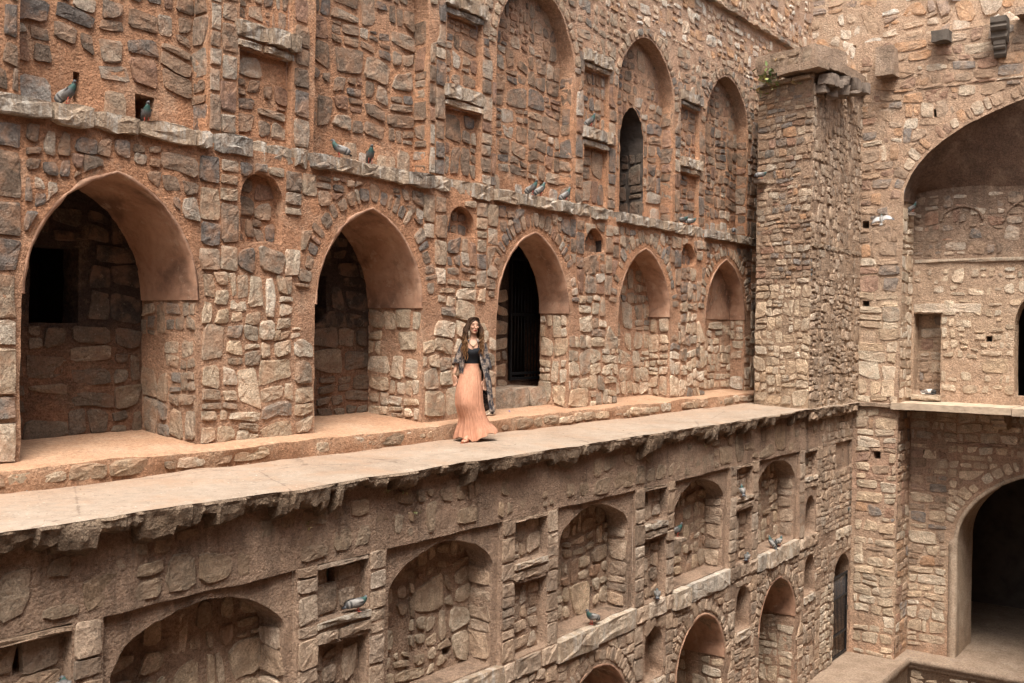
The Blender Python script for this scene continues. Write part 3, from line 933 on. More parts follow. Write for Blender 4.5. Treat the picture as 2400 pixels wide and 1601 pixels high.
fill(SA, FU, 8.5, 25.2, 6.2, 7.1, 0.26, 0.2, 'mid', H_pan, gap=0.02, rk=0.24, proud=(0.003, 0.03), skip=0.08, warp=0.06, shrink=0.15)
fill(SA, FU, 11.5, 25.3, 7.1, 8.2, 0.26, 0.2, 'poly', [], gap=0.022, rk=0.26, proud=(0.003, 0.026), skip=0.12, warp=0.06, shrink=0.2)
slab_run(SA, FU, 14.0, 25.3, 8.27, 8.39, 0.14, 0.45, 'mid', 'moulding_stone', 0.01)
fill(SA, FTOP, 16.0, 25.4, 8.42, 10.6, 0.26, 0.26, 'poly', [], gap=0.022, rk=0.34, jit=0.22, proud=(0.008, 0.03), skip=0.1, warp=0.07, shrink=0.3)
SA.finish(W_ARC, M_STONE_UP)
SAL.finish(W_ARC, M_STONE_SILL, 200)
SN_A.finish(W_ARC, M_STONE_NIC, 120, 'niche_rubble')
# ------------------------------------------------------------------ kerb of the arcade, niche floors and walkway
def mat_walk():
    m, t, b = newmat('walkway_concrete'); g = NT(t); P = g.pos()
    n1 = g.noise(P, 0.9, 5.0, 0.6, 0.6); n2 = g.noise(P, 7.0, 6.0, 0.7); n3 = g.noise(P, 55.0, 4.0, 0.7)
    c = g.ramp(n1, [(0.3, (0.25, 0.19, 0.142)), (0.5, (0.30, 0.238, 0.183)), (0.7, (0.335, 0.273, 0.215))])
    # orange dust blown against the kerb
    yy = g.sepz(P, 'Y')
    du = g.math('MULTIPLY', g.map(g.math('ADD', yy, g.math('MULTIPLY', g.math('SUBTRACT', n2, 0.5), 1.3)), -1.4, -0.1, 0.0, 1.0), 0.6, True)
    c = g.mix(du, c, (0.33, 0.215, 0.142))
    c = g.mix(1.0, c, g.ramp(n2, [(0.25, 0.78), (0.5, 1.0), (0.8, 1.15)]), 'MULTIPLY')
    c = g.mix(1.0, c, g.ramp(n3, [(0.2, 0.72), (0.45, 1.0), (0.8, 1.16)]), 'MULTIPLY')
    sp = g.sepz(g.ramp(g.noise(P, 22.0, 2.0, 0.5), [(0.30, 1.0), (0.36, 0.0)]), 'X')
    c = g.mix(g.math('MULTIPLY', sp, 0.6), c, (0.13, 0.09, 0.065))
    od = g.sepz(g.ramp(g.noise(P, 1.4, 7.0, 0.75), [(0.5, 0.0), (0.62, 1.0)]), 'X')
    c = g.mix(g.math('MULTIPLY', od, 0.45), c, (0.33, 0.21, 0.135))
    stn = g.sepz(g.ramp(g.noise(P, 2.2, 7.0, 0.75), [(0.50, 0.0), (0.66, 1.0)]), 'X')
    c = g.mix(g.math('MULTIPLY', stn, 0.35), c, (0.23, 0.165, 0.12))
    lt = g.sepz(g.ramp(g.noise(P, 31.0, 3.0, 0.6), [(0.63, 0.0), (0.68, 1.0)]), 'X')
    c = g.mix(g.math('MULTIPLY', lt, 0.55), c, (0.55, 0.48, 0.4))
    ck = g.vor(P, 0.55, 'DISTANCE_TO_EDGE')
    cm = g.sepz(g.ramp(g.math('ADD', ck, g.math('MULTIPLY', g.math('SUBTRACT', n2, 0.5), 0.05)), [(0.0, 1.0), (0.006, 0.0)]), 'X')
    c = g.mix(g.math('MULTIPLY', cm, 0.6), c, (0.14, 0.1, 0.075))
    t.links.new(c, b.inputs['Base Color'])
    h = g.math('ADD', g.noise(P, 6.0, 6.0, 0.65), g.math('MULTIPLY', n3, 0.2))
    t.links.new(g.bump(h, 0.45, 0.03), b.inputs['Normal'])
    return m
M_WALK = mat_walk()
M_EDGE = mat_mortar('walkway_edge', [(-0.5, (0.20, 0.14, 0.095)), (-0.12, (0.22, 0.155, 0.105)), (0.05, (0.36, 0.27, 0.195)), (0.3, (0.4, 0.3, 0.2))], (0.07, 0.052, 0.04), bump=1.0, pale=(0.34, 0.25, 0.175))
M_FLOOR = mat_mortar('dusty_floor', [(-0.2, (0.38, 0.235, 0.15)), (0.15, (0.39, 0.245, 0.155)), (0.6, (0.36, 0.205, 0.125))], (0.30, 0.165, 0.095), bump=0.3, pale=(0.44, 0.32, 0.225), grit=0.4)
M_KERB = mat_mortar('kerb_mortar', [(-0.2, (0.36, 0.2, 0.12)), (0.0, (0.33, 0.18, 0.105)), (0.3, (0.42, 0.26, 0.165))], (0.2, 0.12, 0.075), bump=0.7)

KERB = empty('stone_kerb', (13.0, -0.2, 0.0), 'low dusty stone kerb running along the foot of the arches', 'kerb')
xs = np.arange(3.6, 23.3, 0.09)
prof = [(-0.37, -0.06), (-0.36, 0.06), (-0.355, 0.15), (-0.335, 0.195), (-0.27, 0.207), (-0.15, 0.21), (0.0, 0.215), (0.25, 0.24), (0.5, 0.262), (0.75, 0.285), (1.03, 0.31)]
G = np.zeros((len(xs), len(prof), 3))
for j, (y, z) in enumerate(prof):
    base = np.column_stack([xs, np.full(len(xs), y), np.full(len(xs), z)])
    k = 1.0 if j < 4 else 0.35
    nz = fbm(base * np.array([3.0, 5.0, 5.0]), 5, 3)
    nz2 = fbm(base * np.array([1.1, 4.0, 4.0]), 8, 2)
    G[:, j, 0] = xs
    G[:, j, 1] = y + 0.030 * k * nz * (j < 5) + 0.035 * nz2 * (j < 5)
    G[:, j, 2] = z + 0.016 * k * nz2 + (0.012 * k * nz if j > 1 else 0)
b = MB(); b.grid(G[:, 3:]); b.build('kerb_top', M_FLOOR, KERB)
b = MB(); b.grid(G[:, :4]); b.build('kerb_front', M_KERB, KERB)
SK = Stones()
FK = Frame((0, -0.345, 0), XV, ZV, -YV)
x = 3.7
while x < 22.3:
    w = rnd.uniform(0.2, 0.52)
    if rnd.random() < (0.95 if x < 7.6 else 0.7):
        o = stone_outline(x, x + w, 0.005 + rnd.uniform(0, 0.03), 0.185 + rnd.uniform(-0.03, 0.008), 0.01, 0.14, 0.2)
        if o is not None: stone(SK, FK, o, rnd.uniform(0.025, 0.06), 'dust' if rnd.random() < .5 else 'light', name='kerb_stone')
    else:
        for q in range(2):
            o = stone_outline(x + q * w / 2, x + (q + 1) * w / 2, rnd.uniform(0, .05), rnd.uniform(0.1, 0.17), 0.012, 0.2, 0.25)
            if o is not None and rnd.random() < .6: stone(SK, FK, o, rnd.uniform(0.015, 0.05), 'dust', name='kerb_stone')
    x += w
SK.finish(KERB, M_STONE_UP, stuff='kerb_rubble')
# doorstep in the third arch
b = MB()
SD = Stones()
Fs = Frame((0, 0.50, 0), XV, ZV, -YV)
for a, c in ((13.0, 13.55), (13.56, 14.02), (14.03, 14.5)):
    o = stone_outline(a, c, 0.2, 0.56, 0.006, 0.08, 0.15)
    stone(SD, Fs, o, 0.12, 'mid', name='doorstep_stone', sunk=0.5)
SD.finish(W_ARC, M_STONE_UP)

# walkway slab with a ragged broken lip
ys = np.concatenate([np.linspace(-0.30, -1.75, 15), np.linspace(-1.85, -2.03, 3)])
xs = np.arange(2.4, 23.4, 0.1)
Gt = np.zeros((len(xs), len(ys), 3))
Xg, Yg = np.meshgrid(xs, ys, indexing='ij')
Pn = np.column_stack([Xg.ravel(), Yg.ravel(), np.zeros(Xg.size)])
Gt[..., 0], Gt[..., 1] = Xg, Yg
Gt[..., 2] = (0.014 * fbm(Pn * 1.3, 12, 3) + 0.004 * fbm(Pn * 7.0, 13, 2)).reshape(Xg.shape)
Gt[:, 0, 2] -= 0.03
edge_n = 0.022 * fbm(np.column_stack([xs * 2.5, xs * 0, xs * 0]), 15, 3)
Gt[:, -1, 1] += edge_n; Gt[:, -2, 1] += edge_n * 0.5
Gt[:, -1, 2] -= 0.012
WALK = MB(); WALK.grid(Gt)
walk = WALK.build('walkway', M_WALK)
walk['kind'] = 'structure'
# lip: finer sections, hanging lumps
xf = np.arange(2.4, 23.35, 0.022)
yedge = np.interp(xf, xs, Gt[:, -1, 1]); zedge = np.interp(xf, xs, Gt[:, -1, 2])
one = np.column_stack([xf, xf * 0, xf * 0])
bx, bl, bo, bt = [2.3], [0.1], [0.0], [0.0]
while bx[-1] < 23.5:
    bx.append(bx[-1] + rnd.uniform(0.07, 0.42) * (1.0 if rnd.random() < 0.7 else 0.5))
    bl.append(rnd.choice([0.055, 0.08, 0.10, 0.12, 0.15]) * rnd.uniform(0.85, 1.2)); bo.append(rnd.uniform(-0.028, 0.022)); bt.append(rnd.uniform(-0.12, 0.12))
bx, bl, bo, bt = (np.array(q) for q in (bx, bl, bo, bt))
ci = np.clip(np.searchsorted(bx, xf, 'right') - 1, 0, len(bx) - 2)
low = np.maximum(bl[ci] + bt[ci] * (xf - (bx[ci] + bx[ci + 1]) / 2) + 0.012 * fbm(one * 9.0, 27, 2), 0.035) * 1.4
outw = -bo[ci] + 0.008 * fbm(one * 5.0, 23, 2)
rows = []
for s, yy, zf in ((0, 0.0, 0.0), (1, -0.006, -0.022), (1, 0.004, -0.3), (1, 0.012, -0.65), (1, 0.03, -1.0), (1, 0.11, -1.20), (1, 0.20, -1.38), (0, 0.30, -1.5)):
    P = np.column_stack([xf, yedge + yy + 0.004, zedge + (zf * low if abs(zf) > 0.05 else zf)])
    nz = fbm(P * np.array([6.0, 9.0, 12.0]), 30, 3); nz2 = fbm(P * np.array([17.0, 20.0, 20.0]), 33, 2)
    P[:, 1] += s * (-(outw) + 0.014 * nz + 0.008 * nz2)
    P[:, 2] += s * (0.012 * nz * (zf < -0.1) + 0.006 * nz2 * (zf < -0.1))
    rows.append(P)
b = MB(); b.grid(np.array(rows).transpose(1, 0, 2), flip=True)
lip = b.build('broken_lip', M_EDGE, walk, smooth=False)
# pebbles and crumbs on the walkway
SP = MB()
for i in range(260):
    x, y = rnd.uniform(4.0, 21.0), (-0.40 - abs(rnd.gauss(0, 0.28)) if rnd.random() < .6 else rnd.uniform(-1.9, -0.4))
    if y < -1.95: continue
    r = rnd.uniform(0.003, 0.010)
    v = np.array([[math.cos(a) * rnd.uniform(.7, 1.2), math.sin(a) * rnd.uniform(.7, 1.2), 0] for a in np.arange(5) * 1.2566])
    V = np.vstack([v * r, v * r * 0.6 + [0, 0, r * 0.7]]) + [x, y, 0.004]
    SP.add(V, [(j, (j + 1) % 5, 5 + (j + 1) % 5, 5 + j) for j in range(5)] + [(5, 6, 7, 8, 9)], pick(rnd.choice(['light', 'white', 'dust'])))
o = SP.build('walkway_grit', M_STONE_UP, smooth=False); o['kind'] = 'stuff'; o['label'] = 'loose grit and crumbs of mortar scattered on the walkway'; o['category'] = 'grit'
# ------------------------------------------------------------------ lower wall under the walkway
YL = -1.85
FLW = Frame((0, YL, 0), XV, ZV, -YV)
W_LOW = empty('niche_wall', (13.0, YL + 0.3, -5.6), 'brown rubble wall below the walkway with rows of framed niches and arches', 'wall')
SL = Stones()
SLL = Stones()
FS = [4.873 + 3.312 * k for k in range(5)]
FWD = 2.067
SN = [7.22 + 3.312 * k for k in range(-1, 5)]
L_fr = [rough(resample(rect(f, f + FWD, -2.60, -0.84), 0.1), 0.010, 200 + k) for k, f in enumerate(FS)]
L_na = [rough(resample(arch_poly(f + 1.03, 0.925, -2.595, -1.38, -0.925), 0.08), 0.018, 210 + k, 6.0) for k, f in enumerate(FS)]
L_su = [rough(resample(rect(t, t + 0.70, -1.40, -0.84), 0.08), 0.008, 220 + k) for k, t in enumerate(SN)]
L_sl = [rough(resample(rect(t, t + 0.70, -2.60, -1.66), 0.08), 0.010, 230 + k) for k, t in enumerate(SN)]
L_sl[5] = rough(resample(arch_poly(SN[5] + 0.33, 0.29, -2.60, -2.1, -1.79, 6), 0.07), 0.012, 236)
LAC = [FS[k] + 1.035 for k in (2, 3, 4)]
L_la = [rough(resample(arch_poly(c, 0.91, -5.75, -4.07, -3.17), 0.1), 0.010, 240 + k) for k, c in enumerate(LAC)]
LNC = [SN[k] + 0.34 for k in (3, 4, 5)]
L_ln = [rough(resample(arch_poly(c, 0.285, -3.80, -3.3, -3.0, 6), 0.07), 0.012, 250 + k) for k, c in enumerate(LNC)]
GATE = rough(resample(arch_poly(22.83, 0.53, -5.75, -3.85, -3.31, 8), 0.09), 0.012, 260)
SLP = rough(resample(rect(22.30, 23.34, -1.45, -0.86), 0.09), 0.008, 261)
HSL = rough(resample(rect(22.9, 22.97, -1.30, -1.03), 0.05), 0.006, 262)
HR = rough(resample(rect(23.12, 23.25, -2.52, -2.36), 0.05), 0.01, 263)
allh = L_fr + L_su + L_sl + L_la + L_ln + [GATE, SLP, HR]
b = MB()
face(b, FLW, resample(rect(2.6, 23.45, -5.8, -0.025), 0.12), allh, 0.07, 0.020, 31)
b.build('mortar_face', M_MORT_LO, W_LOW)
HB = {0: (4.22, -1.03, .1, .16)}
for k, lp in enumerate(L_fr):
    b = MB()
    reveal(b, FLW, lp, 0.06, 0.020, 31, seedb=32)
    f1 = FLW.back(0.06)
    # keep the arch loop inside the frame loop
    na = L_na[k].copy(); na[:, 1] = np.maximum(na[:, 1], -2.575); na[:, 0] = np.clip(na[:, 0], FS[k] + 0.03, FS[k] + FWD - 0.03)
    L_na[k] = na
    face(b, f1, lp, [na], 0.07, 0.014, 32)
    reveal(b, f1, na, 0.36, 0.014, 32, seedb=33, ampb=0.02)
    hx = {1: 9.66, 2: 12.93, 3: 16.14, 4: 19.32}.get(k)
    hh = []
    if hx:
        hh = [rough(resample(rect(hx - 0.02, hx + 0.14, -2.42, -2.22), 0.06), 0.01, 270 + k)]
    face(b, f1.back(0.36), na, hh, 0.075, 0.02, 33)
    for h in hh:
        reveal(b, f1.back(0.36), h, 0.3, 0.02, 33, seedb=34); face(b, f1.back(0.66), h, [], 0.1, 0.02, 34)
    b.build('framed_niche_lining', M_MORT_LO, W_LOW)
    hs = [(np.array(h), 0.01) for h in hh]
    fill(SL, f1.back(0.36), FS[k] + 0.1, FS[k] + FWD - 0.08, -2.56, -1.02, 0.27, 0.25, 'cob', hs, gap=0.026, rk=0.3, jit=0.24, proud=(0.015, 0.05), skip=0.04, warp=0.06, shrink=0.18)
    fj = Frame((FS[k] + 1.03 + 0.925, YL + 0.06, 0), YV, ZV, -XV)
    fill(SL, fj, 0.015, 0.35, -2.55, -1.38, 0.3, 0.24, 'lower', [], gap=0.012, rk=0.2, mode='c', proud=(0.006, 0.03), warp=0.0)
for k, lp in enumerate(L_su):
    b = MB(); reveal(b, FLW, lp, 0.12, 0.02, 31, seedb=35, ampb=.012)
    hh = []
    if k in (0, 1, 2, 3, 4):
        x0 = SN[k] + (0.28, 0.23, 0.24, 0.2, 0.16)[k]; hh = [rough(resample(rect(x0, x0 + 0.11, -1.17, -0.93), 0.05), 0.01, 280 + k)]
    face(b, FLW.back(0.12), lp, hh, 0.07, 0.012, 35)
    for h in hh:
        reveal(b, FLW.back(0.12), h, 0.3, 0.012, 35, seedb=36); face(b, FLW.back(0.42), h, [], 0.1, 0.012, 36)
    b.build('niche_lining', M_MORT_LO, W_LOW)
    fill(SL, FLW.back(0.12), SN[k] + 0.02, SN[k] + 0.68, -1.38, -0.9, 0.24, 0.2, 'lower', [(np.array(h), 0.012) for h in hh], gap=0.018, rk=0.2, warp=0.02)
    slab_run(SL, FLW, SN[k] - 0.02, SN[k] + 0.72, -0.895, -0.845, 0.01, 0.4, 'lower', 'lintel_stone', 0.006)
    slab_run(SLL, FLW, SN[k] - 0.04, SN[k] + 0.74, -1.49, -1.405, 0.06, 0.5, 'sill', 'sill_stone', 0.012)
    slab_run(SL, FLW, SN[k] - 0.05, SN[k] + 0.73, -1.625, -1.52, 0.035, 0.5, 'lower', 'sill_stone', 0.012)
for k, lp in enumerate(L_sl):
    dp = 0.13 if k < 5 else 0.26
    b = MB(); reveal(b, FLW, lp, dp, 0.02, 31, seedb=37, ampb=.012); face(b, FLW.back(dp), lp, [], 0.07, 0.012, 37)
    b.build('niche_lining', M_MORT_LO, W_LOW)
    if k < 5:
        fill(SL, FLW.back(dp), SN[k] + 0.02, SN[k] + 0.68, -2.58, -1.72, 0.26, 0.22, 'lower', [], gap=0.02, rk=0.25, warp=0.03)
for k, lp in enumerate(L_la):
    b = MB(); reveal(b, FLW, lp, 1.5, 0.02, 31, seedb=38); face(b, FLW.back(1.5), lp, [], 0.1, 0.02, 38)
    b.build('arch_niche_lining', M_MORT_LO, W_LOW)
    plaster_vault(FLW, arch_curve(LAC[k], 0.91, -4.09, -3.17), 1.5, W_LOW)
    fj = Frame((LAC[k] + 0.91, YL, 0), YV, ZV, -XV)
    fill(SL, fj, 0.02, 1.45, -5.5, -4.12, 0.34, 0.2, 'light', [], gap=0.014, rk=0.2, proud=(0.006, 0.025), warp=0.03)
    fill(SL, FLW.back(1.5), LAC[k] - 0.9, LAC[k] + 0.9, -5.5, -3.6, 0.36, 0.25, 'dust', [], gap=0.02, rk=0.22, warp=0.03)
for k, lp in enumerate(L_ln):
    b = MB(); reveal(b, FLW, lp, 0.24, 0.02, 31, seedb=39, ampb=.012); face(b, FLW.back(0.24), lp, [], 0.07, 0.012, 39)
    b.build('niche_lining', M_MORT_LO, W_LOW)
    slab_run(SLL, FLW, LNC[k] - 0.34, LNC[k] + 0.34, -3.96, -3.81, 0.06, 0.35, 'sill', 'sill_stone', 0.012)
b = MB(); reveal(b, FLW, GATE, 0.5, 0.02, 31, seedb=40); b.build('gateway_lining', M_MORT_LO, W_LOW)
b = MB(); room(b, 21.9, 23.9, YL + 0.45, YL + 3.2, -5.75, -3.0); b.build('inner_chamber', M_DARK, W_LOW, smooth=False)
b = MB(); reveal(b, FLW, SLP, 0.05, 0.02, 31, seedb=41, ampb=.012); face(b, FLW.back(0.05), SLP, [HSL], 0.07, 0.012, 41)
reveal(b, FLW.back(0.05), HSL, 0.25, 0.012, 41, seedb=42); face(b, FLW.back(0.3), HSL, [], 0.1, 0.012, 42)
reveal(b, FLW, HR, 0.3, 0.02, 31, seedb=43); face(b, FLW.back(0.3), HR, [], 0.1, 0.012, 43)
b.build('niche_lining', M_MORT_LO, W_LOW)
# sills of the big niches and the string between them
for k, f in enumerate(FS):
    slab_run(SLL, FLW, f - 0.03, f + FWD + 0.03, -2.88, -2.585, 0.075, 0.8, 'sill', 'sill_stone', 0.014)
for k, t in enumerate(SN):
    slab_run(SL, FLW, t - 0.24, t + 0.93 if k < 5 else t + 0.8, -2.84, -2.605, 0.06, 0.32, 'lower', 'sill_stone', 0.016)
slab_run(SL, FLW, 22.35, 23.35, -2.96, -2.74, 0.07, 0.3, 'light', 'sill_stone', 0.02)
# bedded stones
H_l = [(np.array(l), 0.018) for l in allh]
H_v = H_l + [(np.array(arch_poly(c, 0.91, -4.2, -4.07, -3.17)), 0.27) for c in LAC]
fill(SL, FLW, 2.8, 23.3, -0.80, -0.24, 0.36, 0.30, 'dust', H_l, gap=0.02, rk=0.3, jit=0.2, proud=(0.0, 0.018), skip=0.25, warp=0.06, shrink=0.35)
PW = dict(gap=0.011, rk=0.13, jit=0.08, proud=(0.010, 0.035), skip=0.03, warp=0.01, mode='c')
strips = []
for k, t in enumerate(SN):
    if k == 0: strips.append((3.65, t))
    else: strips.append((FS[k - 1] + FWD, t))
    strips.append((t + 0.70, FS[k] if k < 5 else t + 0.98))
for (x0, x1) in strips:
    fill(SL, FLW, x0, x1, -2.60, -0.82, 0.28, 0.27, 'lower', H_l, **PW)
    fill(SL, FLW, x0, x1, -5.6, -2.88, 0.28, 0.24, 'lower', H_v, **PW)
for k in range(2, 6):
    t = SN[k]
    fill(SL, FLW, t, t + 0.70, -5.6, -2.85, 0.26, 0.22, 'lower', H_v, gap=0.014, rk=0.2, proud=(0.01, 0.04), warp=0.03)
    if k < 5:
        c = FS[k] + 1.035
        fill(SL, FLW, FS[k], FS[k] + FWD, -5.6, -2.89, 0.2, 0.17, 'lower', H_v, gap=0.014, rk=0.22, proud=(0.01, 0.03), warp=0.02)
        voussoirs(SL, FLW, arch_curve(c, 0.91, -4.07, -3.17), 0.065, 0.28, 0.11, 'lower')
fill(SL, FLW, 21.45, 23.38, -2.72, -0.25, 0.19, 0.17, 'lower', H_l, gap=0.013, rk=0.2, proud=(0.008, 0.03), warp=0.03, mode='c')
fill(SL, FLW, 21.45, 23.38, -5.6, -2.98, 0.22, 0.16, lambda q: 'light' if q[1] < -3.9 else 'lower', H_l, gap=0.013, rk=0.2, proud=(0.01, 0.04), warp=0.04)
SL.finish(W_LOW, M_STONE_LO)
SLL.finish(W_LOW, M_STONE_SILL, 120)

# ------------------------------------------------------------------ landing and pit floor
M_LAND = mat_mortar('landing_floor', [(-9.0, (0.24, 0.17, 0.12)), (-5.9, (0.28, 0.205, 0.148)), (-5.2, (0.30, 0.225, 0.165))], (0.17, 0.115, 0.08), bump=0.5, pale=(0.36, 0.285, 0.22), grit=0.6)
def block_grid(b, x0, x1, y0, y1, z, step, amp, seed):
    xs = np.linspace(x0, x1, max(2, int((x1 - x0) / step))); ys = np.linspace(y0, y1, max(2, int((y1 - y0) / step)))
    A, B = np.meshgrid(xs, ys, indexing='ij')
    P = np.column_stack([A.ravel(), B.ravel(), np.full(A.size, z)])
    P[:, 2] += amp * fbm(P * 2.0, seed, 3)
    b.grid(P.reshape(A.shape + (3,)))
b = MB(); block_grid(b, 8.0, 23.74, -3.05, -0.3, -5.6, 0.12, 0.012, 61)
xf = np.arange(8.0, 23.8, 0.08)
rows = []
for yy, zz, k in ((-3.05, -5.6, 0), (-3.075, -5.63, .5), (-3.07, -5.74, 1), (-3.03, -5.80, 1), (-3.0, -6.4, 1), (-3.0, -8.6, 0)):
    P = np.column_stack([xf, np.full(len(xf), yy), np.full(len(xf), zz)])
    P[:, 1] += k * 0.02 * fbm(P * 5, 62, 3); P[:, 2] += 0.012 * fbm(np.column_stack([xf * 2, xf * 0, xf * 0]), 61, 3) * (k == 0)
    rows.append(P)
b.grid(np.array(rows).transpose(1, 0, 2), flip=True)
o = b.build('landing', M_LAND); o['kind'] = 'structure'
b = MB(); b.add([(-60, -60, -8.5), (60, -60, -8.5), (60, 60, -8.5), (-60, 60, -8.5)], [(0, 1, 2, 3)])
o = b.build('ground', M_LAND, smooth=False); o['kind'] = 'structure'

# ------------------------------------------------------------------ the opposite side of the stepwell (behind the camera)
W_OPP = empty('opposite_wall', (5.0, -10.9, -5.6), 'rubble wall along the opposite side of the stepwell', 'wall')
b = MB()
FO = Frame((0, -10.9, 0), -XV, ZV, YV)
face(b, FO, resample(rect(-25.4, 14.0, -0.05, 9.0), 0.5), [], 0.5, 0.04, 71)
FO2 = Frame((0, -8.75, 0), -XV, ZV, YV)
face(b, FO2, resample(rect(-25.4, 14.0, -8.6, 0.0), 0.5), [], 0.5, 0.04, 72)
b.build('mortar_face', M_MORT_UP, W_OPP)
b = MB(); block_grid(b, -14.0, 25.4, -10.95, -8.7, -0.004, 0.5, 0.006, 73); o = b.build('opposite_walkway', M_WALK); o['kind'] = 'structure'
# ------------------------------------------------------------------ corner tower
def mat_tower_stone():
    m = mat_stone('stone_tower', (0.30, 0.205, 0.135), 0.5)
    return m
M_STONE_TOW = mat_tower_stone()
TOW = empty('corner_tower', (22.0, -1.2, 0.0), 'weathered square masonry tower in the corner at the walkway end', 'tower')
ST = Stones()
P1, P2, P3 = np.array([20.70, -0.655]), np.array([20.36, -1.95]), np.array([23.42, -1.95])
dA = (P2 - P1) / np.linalg.norm(P2 - P1)
LA = np.linalg.norm(P2 - P1)
FTA = Frame((P1[0], P1[1], 0), (dA[0], dA[1], 0), ZV, (dA[1], -dA[0], 0))      # faces the near end
FTB = Frame((P2[0], P2[1], 0), XV, ZV, -YV)
if (FTA.N[0] > 0): FTA.N = -FTA.N
b = MB()
face(b, FTA, resample(rect(0, LA, -0.1, 6.85), 0.1), [], 0.08, 0.02, 51)
face(b, FTB, resample(rect(0, 3.06, -0.25, 6.85), 0.1), [], 0.08, 0.035, 52)
dR = np.array([22.75, 0.02]) - P1; LR = np.linalg.norm(dR); dR /= LR
FTR = Frame((P1[0], P1[1], 0), (dR[0], dR[1], 0), ZV, (dR[1], -dR[0], 0))
if FTR.N[1] < 0: FTR.N = -FTR.N
face(b, FTR, resample(rect(0, LR, -0.1, 6.85), 0.15), [], 0.15, 0.02, 53)
b.build('mortar_face', M_MORT_TOW, TOW)
def pal_tow(c):
    if c[1] < 2.5: return 'cream' if rnd.random() < 0.6 else 'light'
    return 'warm' if rnd.random() < 0.75 else 'mid'
fill(ST, FTA, 0.0, LA, 0.02, 2.5, 0.27, 0.2, pal_tow, gap=0.012, rk=0.24, proud=(0.008, 0.035), warp=0.04)
fill(ST, FTA, 0.0, LA, 2.5, 6.3, 0.21, 0.125, pal_tow, gap=0.010, rk=0.2, proud=(0.006, 0.03), warp=0.04, mode='c')
fill(ST, FTA, 0.0, LA, 6.3, 6.8, 0.3, 0.18, 'mid', gap=0.012, rk=0.2, proud=(0.004, 0.02), warp=0.02)
fill(ST, FTB, 0.0, 3.05, -0.1, 3.2, 0.19, 0.15, 'lower', gap=0.014, rk=0.28, jit=.2, proud=(0.006, 0.045), warp=0.05, skip=0.1)
fill(ST, FTB, 0.0, 3.05, 3.3, 6.5, 0.17, 0.2, 'lower', gap=0.014, rk=0.3, jit=.2, proud=(0.004, 0.03), warp=0.05, skip=0.22)
slab_run(ST, FTB, 0.0, 3.05, 3.22, 3.32, 0.05, 0.4, 'mid', 'band_stone', 0.02)
slab_run(ST, FTB, 0.05, 3.05, -0.2, -0.08, 0.07, 0.3, 'lower', 'band_stone', 0.02)
slab_run(ST, FTA, 0.0, LA, 6.56, 6.63, 0.13, 0.4, 'mid', 'band_stone', 0.008)
stone(ST, FTA, stone_outline(0.03, 0.26, 4.58, 4.67, 0.004, 0.1, 0.15), 0.17, 'grey', name='ledge_stone', sunk=.06)
fill(ST, FTA.back(-0.055), 0.02, LA - 0.02, 6.86, 7.2, 0.34, 0.17, 'mid', gap=0.02, rk=0.25, proud=(0.0, 0.02), warp=0.03, skip=0.2)
ST.finish(TOW, M_STONE_TOW, 300)
# cap, broken canopy slab and corbels
M_CAP = mat_mortar('tower_cap', [(5.0, (0.32, 0.23, 0.165)), (6.6, (0.37, 0.265, 0.19)), (8.0, (0.40, 0.29, 0.21))], (0.19, 0.14, 0.105), bump=1.0, pale=(0.48, 0.37, 0.28), streak=0.4)
def rough_box(b, c, size, axu, amp=0.025, seed=1, div=0.12, taper=0.0):
    """a weathered block; axu = direction of its long axis in plan"""
    u = np.array([axu[0], axu[1], 0.0]); u /= np.linalg.norm(u); v = np.array([-u[1], u[0], 0.0])
    sx, sy, sz = size
    def side(o, a, la, b2, lb, n):
        na, nb = max(2, int(la / div) + 1), max(2, int(lb / div) + 1)
        G = np.array([[o + a * la * (i / (na - 1) - .5) + b2 * lb * (j / (nb - 1) - .5) for j in range(nb)] for i in range(na)])
        P = G.reshape(-1, 3)
        e = np.column_stack([fbm(P * 3.1, seed, 3), fbm(P * 3.1, seed + 7, 3), fbm(P * 3.1, seed + 13, 3)]) * amp
        b.grid((P + e).reshape(G.shape))
    c = np.asarray(c, float)
    side(c + u * sx / 2, v, sy, ZV, sz, u); side(c - u * sx / 2, ZV, sz, v, sy, -u)
    side(c + v * sy / 2, ZV, sz, u, sx, v); side(c - v * sy / 2, u, sx, ZV, sz, -v)
    side(c + ZV * sz / 2, u, sx, v, sy, ZV); side(c - ZV * sz / 2, v, sy, u, sx, -ZV)
inn = -FTA.N
pc = P1 + dA * (LA / 2 + 0.02) + inn[:2] * 0.47
b = MB(); rough_box(b, (pc[0], pc[1], 7.03), (LA + 0.10, 1.05, 0.40), dA, 0.028, 301, 0.1); b.build('parapet_block', M_CAP, TOW)
b = MB(); rough_box(b, (22.3, -1.62, 7.0), (2.3, 0.80, 0.36), (1, 0), 0.03, 304, 0.1); b.build('parapet_block', M_CAP, TOW)
sc_ = P1 + dA * (LA - 0.18) + FTA.N[:2] * 0.10
b = MB(); rough_box(b, (sc_[0], sc_[1], 6.76), (0.95, 0.42, 0.15), dA, 0.02, 302, 0.08); b.build('canopy_slab', M_CAP, TOW)
b = MB(); rough_box(b, (21.0, -2.12, 6.80), (1.1, 0.40, 0.12), (1, -0.1), 0.03, 303, 0.08); b.build('canopy_slab', M_CAP, TOW)
M_CORB = mat_plain('corbel_stone', (0.19, 0.15, 0.12), 0.9, 0.4, 7.0, 0.7, 22.0, 0.03)
